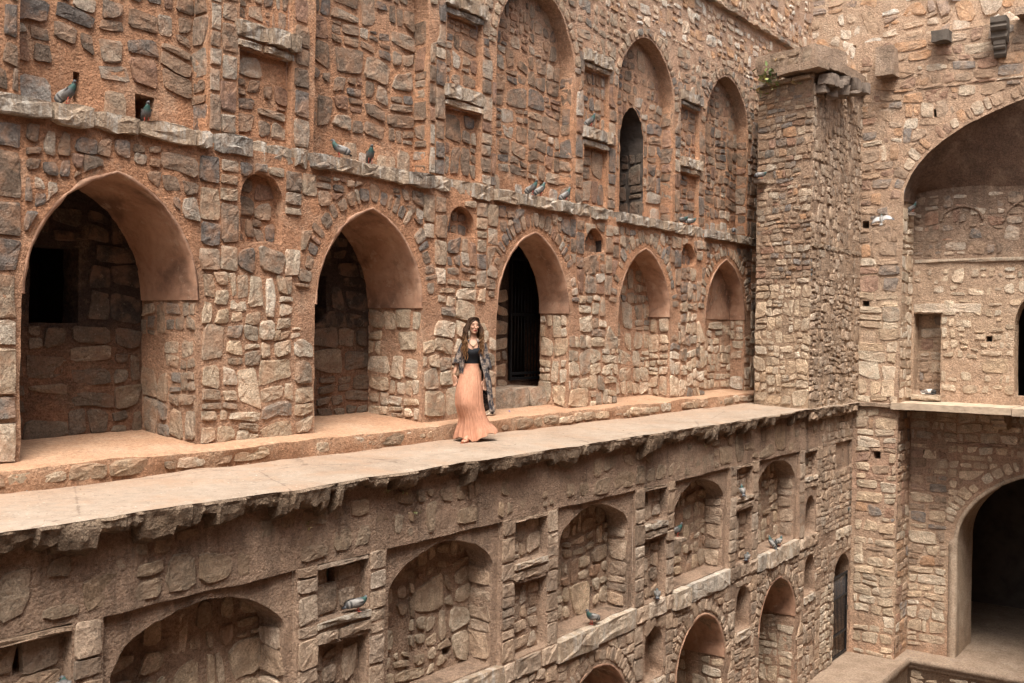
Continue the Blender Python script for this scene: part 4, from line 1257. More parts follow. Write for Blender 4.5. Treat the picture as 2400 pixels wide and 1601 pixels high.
cor = [((20.62, -2.16, 6.56), (.42, .26, .22)), ((20.95, -2.12, 6.52), (.3, .22, .2)), ((21.15, -2.2, 6.62), (.26, .3, .2)), ((21.5, -2.14, 6.5), (.3, .26, .2)),
       ((20.86, -2.14, 6.34), (.24, .2, .18)), ((21.75, -2.2, 6.66), (.3, .34, .2)), ((20.5, -2.05, 6.34), (.22, .16, .16)), ((22.4, -2.15, 6.72), (.34, .36, .24))]
for i, (c, sz) in enumerate(cor):
    b = MB(); rough_box(b, c, sz, (math.cos(i * 1.3), math.sin(i * 1.3) * 0.5), 0.055, 310 + i, 0.06); b.build('broken_corbel', M_CORB, TOW)

# ------------------------------------------------------------------ end wall (faces -X), u = -y
XE, XR = 23.4, 24.35
FE = Frame((XE, 0, 0), -YV, ZV, -XV)
FR_ = Frame((XR, 0, 0), -YV, ZV, -XV)
W_END = empty('end_wall', (XE + 0.5, -4.5, -5.6), 'high cream and brown end wall with a great arched alcove above a dark gateway', 'wall')
SE = Stones()
U0, U1 = 1.80, 8.8
# upper alcove arch, front edge
def alcove_curve(n=26):
    out = []
    for i in range(n + 1):
        s = math.pi / 2 * i / n
        out.append((6.3 - 3.43 * math.cos(s), 4.40 + 2.12 * (0.84 * math.sin(s) + 0.16 * (1 - math.cos(s)))))
    return out + [(12.6 - x, z) for x, z in reversed(out[:-1])]
AC_F = alcove_curve()
ALC = [(2.86, -0.02)] + AC_F + [(9.74, -0.02)]
PIL_R = 2.84
b = MB()
hs = [rough(resample(rect(u - .075, u + .075, v - .085, v + .085), 0.05), 0.008, 320 + i) for i, (u, v) in enumerate(((2.07, 3.92), (2.10, 2.15), (2.40, -1.17), (3.55, 6.23)))]
# front plane: pilaster from the pit up, spandrel above the alcove
outl = [(U0, -8.6), (PIL_R, -8.6), (PIL_R, -0.02)] + AC_F[0:27] + [(6.3, 7.95), (U0, 7.95)]
outl = [(p[0], p[1]) for p in outl]
outl[3] = (2.88, 4.40)
outl_s = rough(resample(outl, 0.1), 0.010, 330, 5.0)
face(b, FE, outl_s, hs, 0.08, 0.018, 55)
out2 = [(6.3, 6.52)] + [(12.6 - x, z) for x, z in reversed(AC_F[5:26])] + [(U1, 7.95), (6.3, 7.95)]
out2 = [q for q in out2 if q[0] <= U1 + 0.01]
face(b, FE, resample(out2, 0.12), [], 0.12, 0.018, 55)
for h in hs:
    reveal(b, FE, h, 0.4, 0.018, 55, seedb=56); face(b, FE.back(0.4), h, [], 0.1, 0.01, 56)
# side of the pilaster (faces -Y), going back to the recessed wall
FP = Frame((XE, -PIL_R, 0), XV, ZV, -YV)
face(b, FP, resample(rect(0, XR - XE, -8.6, 4.5), 0.12), [], 0.1, 0.02, 57)
b.build('mortar_face', M_MORT_END, W_END)
# semi-vault of the alcove: from the front arch down to the back wall
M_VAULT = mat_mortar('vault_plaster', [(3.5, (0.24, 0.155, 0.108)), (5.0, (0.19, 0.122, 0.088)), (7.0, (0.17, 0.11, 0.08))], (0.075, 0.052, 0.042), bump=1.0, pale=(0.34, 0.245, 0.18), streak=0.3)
cf = resample(AC_F, 0.12, closed=False)
rows = []
for k in range(8):
    s = k / 7
    zb = np.minimum(cf[:, 1], 4.70 + 0.05 * np.sin(cf[:, 0] * 2))
    zz = cf[:, 1] + (zb - cf[:, 1]) * (s ** 1.4)
    P = np.column_stack([np.full(len(cf), XE + (XR - XE) * s), -cf[:, 0], zz])
    P[:, 2] += 0.02 * fbm(P * 4, 58, 2) * (0 < k < 7)
    rows.append(P)
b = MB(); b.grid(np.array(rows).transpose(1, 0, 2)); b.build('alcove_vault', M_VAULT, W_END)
# recessed wall, upper part and lower part
DOORE = rough(resample(rect(2.88, 3.46, 0.16, 1.97), 0.1), 0.010, 340)
ARCE = rough(resample(arch_poly(5.62, 0.66, 0.2, 1.8, 2.5, 8), 0.1), 0.012, 341)
HE = rough(resample(rect(4.40, 4.52, 1.36, 1.49), 0.05), 0.008, 342)
LOWA = rough(resample([(3.88, -5.75), (8.12, -5.75)] + [(6.0 + 2.12 * math.cos(math.pi * i / 28), -3.05 + 1.72 * (0.9 * math.sin(math.pi * i / 28) + 0.1 * (1 - abs(math.cos(math.pi * i / 28))))) for i in range(29)], 0.12), 0.006, 343)
HL = rough(resample(rect(3.13, 3.27, -1.24, -1.07), 0.05), 0.008, 344)
b = MB()
face(b, FR_, resample(rect(PIL_R - 0.02, U1, -8.6, 3.12), 0.12), [DOORE, ARCE, HE, LOWA, HL], 0.085, 0.018, 59)
reveal(b, FR_, DOORE, 0.4, 0.018, 59, seedb=60); face(b, FR_.back(0.4), DOORE, [], 0.09, 0.018, 60)
for h in (HE, HL):
    reveal(b, FR_, h, 0.4, 0.018, 59, seedb=60); face(b, FR_.back(0.4), h, [], 0.09, 0.018, 60)
reveal(b, FR_, ARCE, 0.45, 0.018, 59, seedb=61)
b.build('recessed_face', M_MORT_END, W_END)
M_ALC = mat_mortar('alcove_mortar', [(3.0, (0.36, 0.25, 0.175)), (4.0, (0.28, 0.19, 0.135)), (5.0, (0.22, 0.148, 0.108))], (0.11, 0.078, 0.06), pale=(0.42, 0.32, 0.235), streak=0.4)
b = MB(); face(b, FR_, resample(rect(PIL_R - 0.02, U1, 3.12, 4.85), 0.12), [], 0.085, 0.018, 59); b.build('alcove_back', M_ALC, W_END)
def room_x(b, y0, y1, x0, x1, z0, z1):
    V = [(x0, y0, z0), (x0, y1, z0), (x0, y1, z1), (x0, y0, z1), (x1, y0, z0), (x1, y1, z0), (x1, y1, z1), (x1, y0, z1)]
    b.add(V, [(0, 1, 5, 4), (1, 2, 6, 5), (2, 3, 7, 6), (3, 0, 4, 7), (4, 5, 6, 7)])
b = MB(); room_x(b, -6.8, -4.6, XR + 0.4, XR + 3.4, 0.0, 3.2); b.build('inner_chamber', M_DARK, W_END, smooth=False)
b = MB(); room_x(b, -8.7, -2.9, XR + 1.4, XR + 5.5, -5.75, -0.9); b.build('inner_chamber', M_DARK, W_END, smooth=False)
# deep plastered lining of the lower gateway and its raised frame
M_LIME = mat_mortar('lime_plaster', [(-6.0, (0.38, 0.28, 0.2)), (-4.5, (0.42, 0.32, 0.235)), (0.5, (0.44, 0.345, 0.255))], (0.24, 0.175, 0.125), bump=0.4, pale=(0.52, 0.425, 0.325), grit=0.4, streak=0.35)
b = MB(); reveal(b, FR_, LOWA, 1.45, 0.006, 59, seedb=62); b.build('gateway_lining', M_LIME, W_END)
cur = [(3.88, -5.62), (3.88, -3.05)] + [(6.0 - 2.12 * math.cos(math.pi * i / 28), -3.05 + 1.72 * (0.9 * math.sin(math.pi * i / 28) + 0.1 * (1 - abs(math.cos(math.pi * i / 28))))) for i in range(1, 29)]
cur = resample(cur, 0.1, closed=False)
d = np.gradient(cur, axis=0); nn = np.column_stack([-d[:, 1], d[:, 0]]); nn /= np.linalg.norm(nn, axis=1)[:, None]   # outward (left of path)
wid = np.where(cur[:, 1] < -3.0, 0.17, 0.08)[:, None]
rows = [FR_.P(cur + nn * wid, -0.02), FR_.P(cur + nn * wid, 0.018), FR_.P(cur, 0.03), FR_.P(cur, -0.1)]
b = MB(); b.grid(np.array(rows).transpose(1, 0, 2), flip=False); b.build('plaster_frame', M_LIME, W_END)
# stones
def pal_end(c):
    z = c[1]
    if z < -3.6: return 'cream' if rnd.random() < 0.7 else 'light'
    if z < 0: return 'cream' if rnd.random() < 0.55 else 'warm'
    if z < 2.6: return 'cream' if rnd.random() < 0.8 else 'light'
    return 'warm'
H_e = [(np.array(h), 0.012) for h in hs]
alc_np = np.array(resample(ALC, 0.15))
H_al = H_e + [(alc_np, 0.03), (np.array(resample([(2.86, 4.2)] + AC_F, 0.15)), 0.34)]
fill(SE, FE, 1.93, PIL_R - 0.02, -5.6, -0.12, 0.34, 0.2, pal_end, H_e, gap=0.016, rk=0.22, proud=(0.010, 0.04), warp=0.04, mode='c')
fill(SE, FE, 1.93, PIL_R - 0.02, 0.0, 3.0, 0.40, 0.26, pal_end, H_e, gap=0.013, rk=0.2, proud=(0.006, 0.03), warp=0.04, mode='c')
fill(SE, FE, 1.93, PIL_R - 0.02, 3.0, 6.75, 0.34, 0.24, pal_end, H_al, gap=0.015, rk=0.2, proud=(0.004, 0.025), warp=0.03, mode='c', skip=.1)
fill(SE, FE, PIL_R, 8.6, 4.4, 6.75, 0.38, 0.25, 'warm', H_al, gap=0.018, rk=0.2, proud=(0.004, 0.025), warp=0.03, mode='c', skip=.08)
fill(SE, FE, 1.9, 8.6, 6.82, 7.9, 0.40, 0.24, 'warm', [], gap=0.018, rk=0.24, proud=(0.004, 0.028), warp=0.04, mode='c', skip=.08)
slab_run(SE, FE, 2.62, 8.6, 6.765, 6.805, 0.03, 0.7, 'warm', 'band_stone', 0.006)
voussoirs(SE, FE, [(12.6 - x, z) for x, z in AC_F], 0.05, 0.34, 0.17, 'warm')
fill(SE, FP, 0.03, 0.92, -5.5, -0.2, 0.34, 0.2, 'warm', [], gap=0.014, rk=0.2, proud=(0.006, 0.03), warp=0.03, mode='c')
fill(SE, FP, 0.03, 0.92, 0.1, 4.3, 0.34, 0.24, 'light', [], gap=0.014, rk=0.2, proud=(0.004, 0.03), warp=0.03, mode='c')
HRW = [(np.array(h), 0.02) for h in (DOORE, ARCE, HE, LOWA, HL)]
low_np = np.array(resample([(3.66, -5.7)] + [(x, z) for x, z in cur[::2]] + [(8.3, -5.7)], 0.2))
H_low = HRW + [(np.array(LOWA), 0.26)]
fill(SE, FR_, PIL_R, 8.6, 0.22, 2.3, 0.32, 0.22, 'cream', HRW, gap=0.024, rk=0.26, jit=.18, proud=(0.004, 0.028), warp=0.06, skip=0.15, shrink=.25)
fill(SE, FR_, PIL_R, 8.6, 2.35, 3.0, 0.30, 0.2, 'light', HRW, gap=0.03, rk=0.3, proud=(0.0, 0.014), warp=0.04, skip=0.45, shrink=.3)
fill(SE, FR_, PIL_R, 8.6, 3.25, 4.6, 0.30, 0.2, 'grey', [], gap=0.022, rk=0.24, proud=(0.0, 0.018), warp=0.04, skip=0.2, shrink=.15)
fill(SE, FR_, PIL_R, 3.66, -5.5, -0.9, 0.36, 0.21, pal_end, HRW, gap=0.018, rk=0.2, proud=(0.004, 0.026), warp=0.04, mode='c', skip=.06)
fill(SE, FR_, 3.66, 8.6, -3.0, -0.9, 0.3, 0.2, 'cream', HRW + [(np.array(LOWA), 0.40)], gap=0.02, rk=0.2, proud=(0.004, 0.03), warp=0.02, mode='c')
fill(SE, FR_, PIL_R, 8.6, -0.85, -0.2, 0.32, 0.2, 'light', HRW, gap=0.02, rk=0.2, proud=(0.006, 0.03), warp=0.03, mode='c')
voussoirs(SE, FR_, list(reversed([(x, z) for x, z in cur if z > -2.75])), 0.15, 0.42, 0.16, 'cream')
slab_run(SE, FR_, PIL_R, 8.6, 3.10, 3.18, 0.08, 1.6, 'sill', 'band_stone', 0.004)
slab_run(SE, FR_, 3.62, 8.6, -0.88, -0.83, 0.04, 0.9, 'warm', 'lintel_stone', 0.006)
slab_run(SE, FR_, PIL_R + .02, 4.3, 1.99, 2.2, 0.03, 1.3, 'sill', 'lintel_stone', 0.01)
slab_run(SE, FR_, PIL_R + .01, 3.5, 0.04, 0.16, 0.12, 1.0, 'cream', 'sill_stone', 0.01)
fill(SE, FR_.back(0.4), 2.9, 3.45, 0.2, 1.95, 0.3, 0.22, 'warm', [], gap=0.02, rk=0.22, warp=0.03)
# blind arch mouldings on the alcove back
for (c, a, zs, za) in ((3.86, 0.40, 4.02, 4.30), (5.35, 0.62, 3.95, 4.42)):
    cv = np.array([(c + a * 1.08, zs - .02)] + arch_curve(c, a, zs, za, 8) + [(c - a * 1.08, zs - .02)])
    dn = np.gradient(cv, axis=0); dn = np.column_stack([dn[:, 1], -dn[:, 0]]); dn /= np.linalg.norm(dn, axis=1)[:, None]
    rows = [FR_.P(cv, -0.02), FR_.P(cv, 0.028), FR_.P(cv + dn * .045, 0.028), FR_.P(cv + dn * .05, -0.02)]
    b = MB(); b.grid(np.array(rows).transpose(1, 0, 2)); b.build('blind_arch_moulding', M_ALC, W_END)
stone(SE, FP, stone_outline(0.40, 0.62, 4.12, 4.2, 0.004, 0.1, 0.15), 0.14, 'grey', name='ledge_stone', sunk=.06)
SE.finish(W_END, M_STONE_END, 300)
# upper set-back wall behind the tower
W_TOP = empty('set_back_wall', (25.6, -2.5, 7.5), 'pale polygonal rubble wall set back above the end wall', 'wall')
FX = Frame((25.5, 0, 0), -YV, ZV, -XV)
b = MB(); face(b, FX, resample(rect(-0.3, 8.8, 5.5, 12.0), 0.2), [], 0.14, 0.03, 64)
b.add([(XE, -1.7, 7.93), (25.5, -1.7, 7.93), (25.5, -8.8, 7.93), (XE, -8.8, 7.93)], [(0, 3, 2, 1)])
b.add([(22.5, 0.0, 6.9), (25.5, 0.0, 6.9), (25.5, -1.95, 6.9), (22.5, -1.95, 6.9)], [(0, 3, 2, 1)])
b.build('mortar_face', M_MORT_END, W_TOP)
SX = Stones()
fill(SX, FX, -0.2, 8.0, 7.3, 11.0, 0.42, 0.33, 'poly', [], gap=0.024, rk=0.3, jit=0.3, proud=(0.012, 0.045), skip=0.04, warp=0.1, shrink=0.15)
SX.finish(W_TOP, M_STONE_END, 300)
# walkway slab in front of the alcove, on brackets
SLB = empty('balcony_slab', (23.8, -5.5, -0.1), 'thick projecting stone balcony slab below the arched alcove', 'balcony')
for (ua, ub, th) in ((2.72, 5.12, 0.14), (5.13, 8.7, 0.155)):
    b = MB(); rough_box(b, (23.79, -(ua + ub) / 2, 0.02 - th / 2), (ub - ua, 1.14, th), (0, 1), 0.012, 350 + int(ua), 0.1)
    b.build('slab', mat_plain('slab_stone', (0.46, 0.36, 0.265), 0.9, 0.25, 4.0, 0.5, 18.0, 0.03), SLB)
b = MB(); rough_box(b, (23.36, -2.26, -0.04), (0.92, 0.16, 0.07), (0, 1), 0.02, 353, 0.08); b.build('slab_edge', M_CAP, SLB)
# carved brackets (scroll profile extruded sideways)
def bracket(loc, w, h, d, label, parent=None, mat=None):
    prof = [(0, 0), (1, 0), (1, -.22), (.92, -.30), (.98, -.40), (.86, -.52), (.70, -.55), (.66, -.66), (.70, -.78), (.55, -.92), (.36, -1.0), (.14, -.96), (0, -.86)]
    V = []
    for s in (-.5, .5):
        V += [(-x * d, s * w, z * h) for x, z in prof]
    n = len(prof)
    F = [tuple(range(n)), tuple(range(2 * n - 1, n - 1, -1))] + [(i, n + i, n + (i + 1) % n, (i + 1) % n) for i in range(n)]
    b = MB(); b.add(V, F)
    # raised side panels
    for s in (-.53, .53):
        V2 = [(-x * d * .82 - .02, s * w, z * h * .8 - .03) for x, z in prof]
        V3 = [(-x * d * .82 - .02, s * w * .9, z * h * .8 - .03) for x, z in prof]
        b.add(V2 + V3, [tuple(range(n)), ] + [(i, n + i, n + (i + 1) % n, (i + 1) % n) for i in range(n)])
    return b
bm = mat_plain('bracket_stone', (0.11, 0.092, 0.076), 0.9, 0.35, 6.0, 0.5, 30.0, 0.02)
k = empty('stone_bracket', (XE, -4.78, 8.0), 'dark carved scroll bracket projecting high on the end wall', 'bracket')
bb = bracket(None, 0.30, 0.52, 0.34, None); o = bb.build('scroll', bm, None, smooth=False); o.parent = k; o.location = (0, 0, 0)
bb = bracket(None, 0.22, 0.34, 0.2, None); o = bb.build('pendant', bm, None, smooth=False); o.parent = k; o.location = (0, 0, -0.46)
b = MB(); rough_box(b, (XE - 0.14, -3.64, 7.80), (0.34, 0.34, 0.22), (0, 1), 0.03, 360, 0.07); o = b.build('bracket_stump', bm); tag(o, 'broken dark bracket stump in the end wall between scroll bracket and tower', 'bracket')
b = MB(); rough_box(b, (XE - 0.2, -2.53, 7.40), (0.38, 0.42, 0.62), (0, 1), 0.03, 361, 0.07); o = b.build('corbel_block', M_CAP); tag(o, 'squared tan corbel block beside the broken tower cap', 'bracket')
k = empty('stone_bracket', (XR, -4.80, -0.13), 'pale carved bracket under the balcony slab', 'bracket')
bb = bracket(None, 0.26, 0.36, 0.8, None); o = bb.build('scroll', M_LIME, None, smooth=False); o.parent = k; o.location = (0, 0, 0)
b = MB(); rough_box(b, (XE - 0.1, -6.9, 8.02), (3.6, 0.5, 0.14), (0, 1), 0.04, 362, 0.1); o = b.build('canopy_remnant', M_CAP); tag(o, 'broken stone canopy remnant above the scroll bracket', 'canopy')
# threshold of the lower gateway
b = MB(); block_grid(b, XE + 0.33, XR + 5.5, -8.8, -2.8, -5.597, 0.15, 0.012, 65)
ys = np.arange(-8.8, -3.0, 0.1); rows = []
for xx, zz in ((XE + .33, -5.597), (XE + .30, -5.62), (XE + .30, -5.70), (XE + .35, -5.73), (XE + .34, -5.79), (XE + .41, -5.83), (XE + .42, -8.6)):
    P = np.column_stack([np.full(len(ys), xx), ys, np.full(len(ys), zz)]); P[:, 0] += 0.012 * fbm(P * 5, 66, 2); rows.append(P)
b.grid(np.array(rows).transpose(1, 0, 2))
o = b.build('gateway_floor', M_LAND); o['kind'] = 'structure'
SG = Stones()
FG = Frame((XE + 0.42, 0, 0), -YV, ZV, -XV)
fill(SG, FG, 3.06, 7.5, -6.9, -5.86, 0.34, 0.17, 'cream', [], gap=0.016, rk=0.2, mode='c')
SG.finish(o, M_STONE_END, 60)
# ------------------------------------------------------------------ shared small builders
def loc_build(b, name, mat, parent, smooth=True):
    """mesh given in the parent's own coordinates"""
    o = b.build(name, mat, None, smooth)
    o.parent = parent
    o.location = (0, 0, 0)
    return o

def tube(b, pts, rad, n=8, col=None, flat=1.0, cap=True, up=None):
    """swept tube; rad per point; flat squeezes the second axis"""
    P = np.asarray(pts, float); m = len(P)
    rad = np.broadcast_to(np.asarray(rad, float), (m,))
    T = np.gradient(P, axis=0); T /= np.linalg.norm(T, axis=1)[:, None] + 1e-12
    ref = np.array([0.31, 0.22, 0.92]) if up is None else np.asarray(up, float)
    rings = []
    for i in range(m):
        a = np.cross(T[i], ref); a /= np.linalg.norm(a) + 1e-9; c = np.cross(T[i], a)
        ang = np.arange(n) * 2 * math.pi / n
        rings.append(P[i] + rad[i] * (np.cos(ang)[:, None] * a + flat * np.sin(ang)[:, None] * c))
    V = np.concatenate(rings); F = []
    for i in range(m - 1):
        for j in range(n):
            F.append((i * n + j, i * n + (j + 1) % n, (i + 1) * n + (j + 1) % n, (i + 1) * n + j))
    if cap:
        F.append(tuple(range(n - 1, -1, -1))); F.append(tuple(range((m - 1) * n, m * n)))
    if col is not None and hasattr(col, 'shape') and col.ndim == 2:
        o = b.n; b.add(V, F); c4 = np.ones((len(V), 4)); c4[:, :3] = np.repeat(col, n, 0); b.c.append(c4)
    else: b.add(V, F, col)

def capsule(b, p, q, r0, r1, n=12, k=4, flat=1.0):
    p, q = np.asarray(p, float), np.asarray(q, float); d = q - p; L = np.linalg.norm(d); d = d / L
    pts, rr = [], []
    for i in range(k + 1):
        a = math.pi / 2 * (1 - i / k); pts.append(p - d * r0 * math.sin(a)); rr.append(max(r0 * math.cos(a), 1e-4))
    for i in range(k + 1):
        a = math.pi / 2 * i / k; pts.append(q + d * r1 * math.sin(a)); rr.append(max(r1 * math.cos(a), 1e-4))
    tube(b, pts, rr, n, flat=flat)

def ellipsoid(b, c, r, n=14, m=9, col=None):
    c = np.asarray(c, float)
    G = np.array([[c + np.array([r[0] * math.sin(t) * math.cos(p), r[1] * math.sin(t) * math.sin(p), r[2] * math.cos(t)])
                   for t in np.linspace(0.02, math.pi - 0.02, m)] for p in np.arange(n) * 2 * math.pi / n])
    b.grid(G, closed_u=True, col=col)

def rings_loft(b, rings, n=24, cap=True, col=None):
    """rings: (z, cx, cy, a, b)"""
    ang = np.arange(n) * 2 * math.pi / n
    G = np.array([[(cx + a * math.cos(t), cy + bb * math.sin(t), z) for t in ang] for z, cx, cy, a, bb in rings])
    o = b.grid(G, closed_v=True, col=col)
    if cap:
        b.f.append(tuple(o + i for i in range(n))[::-1]); b.f.append(tuple(o + (len(rings) - 1) * n + i for i in range(n)))

def mat_tint(name, rough=0.8, spec=0.25, var=0.2, scale=30.0, bump=0.0, bscale=60.0, sheen=0.0):
    m, t, b = newmat(name); g = NT(t); P = g.objc()
    at = g.n('ShaderNodeAttribute', attribute_name='tint').outputs['Color']
    c = g.mix(1.0, at, g.ramp(g.noise(P, scale, 4.0, 0.6), [(0.25, 1 - var), (0.5, 1.0), (0.75, 1 + var)]), 'MULTIPLY')
    t.links.new(c, b.inputs['Base Color'])
    b.inputs['Roughness'].default_value = rough
    b.inputs['Specular IOR Level'].default_value = spec
    if bump: t.links.new(g.bump(g.noise(P, bscale, 3.0, 0.6), bump, 0.01), b.inputs['Normal'])
    return m

# ------------------------------------------------------------------ gates
M_IRON = mat_plain('black_iron', (0.022, 0.021, 0.022), 0.5, 0.3, 20.0, 0.2, 60.0, 0.003, spec=0.4, metal=0.4)
def box(b, x0, x1, y0, y1, z0, z1):
    V = [(x0, y0, z0), (x1, y0, z0), (x1, y1, z0), (x0, y1, z0), (x0, y0, z1), (x1, y0, z1), (x1, y1, z1), (x0, y1, z1)]
    b.add(V, [(0, 3, 2, 1), (4, 5, 6, 7), (0, 1, 5, 4), (1, 2, 6, 5), (2, 3, 7, 6), (3, 0, 4, 7)])
def gate(name, loc, w, h, nb, rails, label):
    g = empty(name, loc, label, 'gate')
    for x0, x1 in ((0, 0.035), (w - 0.035, w)):
        b = MB(); box(b, x0, x1, -0.018, 0.018, 0, h); loc_build(b, 'stile', M_IRON, g, False)
    for z in rails:
        b = MB(); box(b, 0.036, w - 0.036, -0.020, 0.020, z - 0.022, z + 0.022); loc_build(b, 'rail', M_IRON, g, False)
    for i in range(nb):
        x = 0.036 + (w - 0.072) * (i + 1) / (nb + 1)
        b = MB(); tube(b, [(x, 0, 0.03), (x, 0, h - 0.01)], 0.0095, 6); loc_build(b, 'bar', M_IRON, g)
    b = MB(); box(b, w - 0.12, w - 0.03, -0.04, -0.021, h * 0.55 - 0.05, h * 0.55 + 0.05); loc_build(b, 'lock_plate', M_IRON, g, False)
    return g
gate('iron_gate', (14.26, 0.98, 0.64), 0.92, 2.1, 8, (0.03, 0.12, 1.12, 2.06), 'black iron bar gate inside the tall dark arch behind the woman')
gate('iron_gate', (22.34, YL + 0.05, -5.585), 0.99, 1.80, 9, (0.03, 0.50, 1.30, 1.77), 'black iron bar gate in the corner doorway on the lower landing')

# ------------------------------------------------------------------ pigeons
M_BIRD = mat_tint('pigeon_feathers', 0.6, 0.3, 0.18, 40.0)
M_LEG = mat_plain('pigeon_leg', (0.45, 0.10, 0.07), 0.6, 0.1, 20, 0)
GREY, DK, LT, GRN, BLK = (0.13, 0.12, 0.112), (0.05, 0.048, 0.047), (0.26, 0.248, 0.232), (0.03, 0.085, 0.07), (0.018, 0.018, 0.02)
def pigeon_mesh(pitch, neck=1.0, turn=0.0, light=False, squat=False):
    """returns dict of mesh buffers; bird faces +x, feet at the origin"""
    out = {}
    zc = 0.105 if squat else 0.125
    cp, sp = math.cos(pitch), math.sin(pitch)
    ax = lambda s, up=0.0, side=0.0: (s * cp - up * sp, side, zc + s * sp + up * cp)
    # body with neck and head as one continuous loft along a bent spine
    sp_pts = [(-0.125, 0.0), (-0.095, 0.002), (-0.05, 0.0), (0.0, -0.002), (0.045, 0.0), (0.075, 0.012)]
    rr = [0.012, 0.034, 0.053, 0.060, 0.054, 0.042]
    P = [ax(s, u) for s, u in sp_pts]; 
    nb = np.array(P[-1]); hd = nb + np.array([0.018 * cp + 0.012, 0, 0.055 * neck + 0.02 * sp])
    mid = (nb + hd) / 2 + np.array([0.008, 0, 0])
    ct, st = math.cos(turn), math.sin(turn)
    fdir = np.array([ct, st, -0.10]); 
    P += [tuple(mid), tuple(hd), tuple(hd + fdir * 0.018 + [0, 0, 0.004]), tuple(hd + fdir * 0.030)]
    rr += [0.027, 0.0215, 0.019, 0.008]
    body = LT if light else GREY
    cols = np.array([DK, GREY, body, body, (0.10, 0.098, 0.098), (0.03, 0.06, 0.055), GRN, (0.10, 0.105, 0.11), (0.12, 0.125, 0.13), DK])
    b = MB(); tube(b, P, rr, 12, col=cols); out['body'] = b
    b = MB(); e = hd + fdir * 0.033
    tube(b, [e - fdir * 0.006, e + fdir * 0.006, e + fdir * 0.019 + np.array([0, 0, -0.004])], [0.0065, 0.005, 0.001], 6, col=np.array([(0.5, 0.5, 0.48), BLK, BLK])); out['beak'] = b
    # eyes
    b = MB(); side = np.array([-st, ct, 0.0])
    for s in (-1, 1): ellipsoid(b, hd + fdir * 0.012 + side * s * 0.0175 + np.array([0, 0, 0.004]), (0.004, 0.004, 0.004), 8, 5, (0.5, 0.12, 0.03))
    out['eyes'] = b
    # wings folded along the back
    for s in (-1, 1):
        b = MB(); G = []; C = []
        for i, t in enumerate(np.linspace(0, 1, 11)):
            sx = 0.058 - 0.215 * t
            wdt = 0.050 * math.sin(math.pi * min(1, 0.16 + 0.84 * (1 - t) ** 0.75)) + 0.010
            row = []
            for j, v in enumerate(np.linspace(-1, 1, 6)):
                bulge = 0.060 * math.cos(v * 1.1) * (1 - 0.62 * t)
                row.append(ax(sx, 0.012 + v * wdt * 0.85 + 0.010 * (1 - t), s * (0.010 + bulge)))
                bar = (0.50 < t < 0.58) or (0.68 < t < 0.75)
                C.append(BLK if bar and v < 0.7 else (DK if t > 0.82 else (LT if light or t > 0.3 else (0.19, 0.18, 0.17))))
            G.append(row)
        b.grid(np.array(G), flip=(s < 0)); c4 = np.ones((len(C), 4)); c4[:, :3] = C; b.c.append(c4); out['wing%d' % s] = b
    b = MB(); G = []; C = []
    for t in np.linspace(0, 1, 5):
        row = []
        for v in np.linspace(-1, 1, 7):
            row.append(ax(-0.105 - 0.095 * t, 0.010 - 0.010 * t - 0.006 * v * v, v * (0.020 + 0.020 * t)))
            C.append(BLK if t > 0.7 else (0.15, 0.155, 0.165))
        G.append(row)
    G = np.array(G); lo = G.copy(); lo[..., 2] -= 0.007
    b.grid(G); c4 = np.ones((len(C), 4)); c4[:, :3] = C; b.c.append(c4); b.grid(lo, flip=True); b.c.append(c4); out['tail'] = b
    for s in (-1, 1):
        b = MB(); x0 = 0.004 
        tube(b, [ax(0.0, -0.045, s * 0.022), (x0, s * 0.024, 0.03), (x0, s * 0.024, 0.006)], [0.009, 0.0045, 0.004], 6)
        for a in (-0.5, 0.0, 0.5, math.pi):
            L = 0.030 if a != math.pi else 0.016
            tube(b, [(x0, s * 0.024, 0.005), (x0 + L * math.cos(a), s * 0.024 + L * math.sin(a), 0.003)], [0.0035, 0.002], 5)
        out['leg%d' % s] = b
    return out
BIRD_VARIANTS = {}
def pigeon(loc, heading, label, kind='up', group='pigeons perched about the stepwell', scale=0.86):
    spec = {'up': (R(42), 1.0, 0.3, False, False), 'upl': (R(38), 1.0, -0.9, False, False), 'flat': (R(14), 0.9, 0.2, True, False), 'squat': (R(12), 0.45, 1.2, False, True), 'light': (R(24), 1.15, 0.0, True, False)}[kind]
    r = empty('pigeon', loc, label, 'pigeon', group, heading)
    r.scale = (scale,) * 3
    if kind not in BIRD_VARIANTS:
        parts = []
        for key, b in pigeon_mesh(*spec).items():
            nm = key.rstrip('-1').rstrip('-') if key[-1] == '1' else key
            parts.append(loc_build(b, nm, M_LEG if nm == 'leg' else M_BIRD, r))
        BIRD_VARIANTS[kind] = parts
    else:
        for p in BIRD_VARIANTS[kind]:
            c = p.copy(); COL.objects.link(c); c.parent = r
    return r
TO_CAM = math.atan2(-9.4, -12.0)
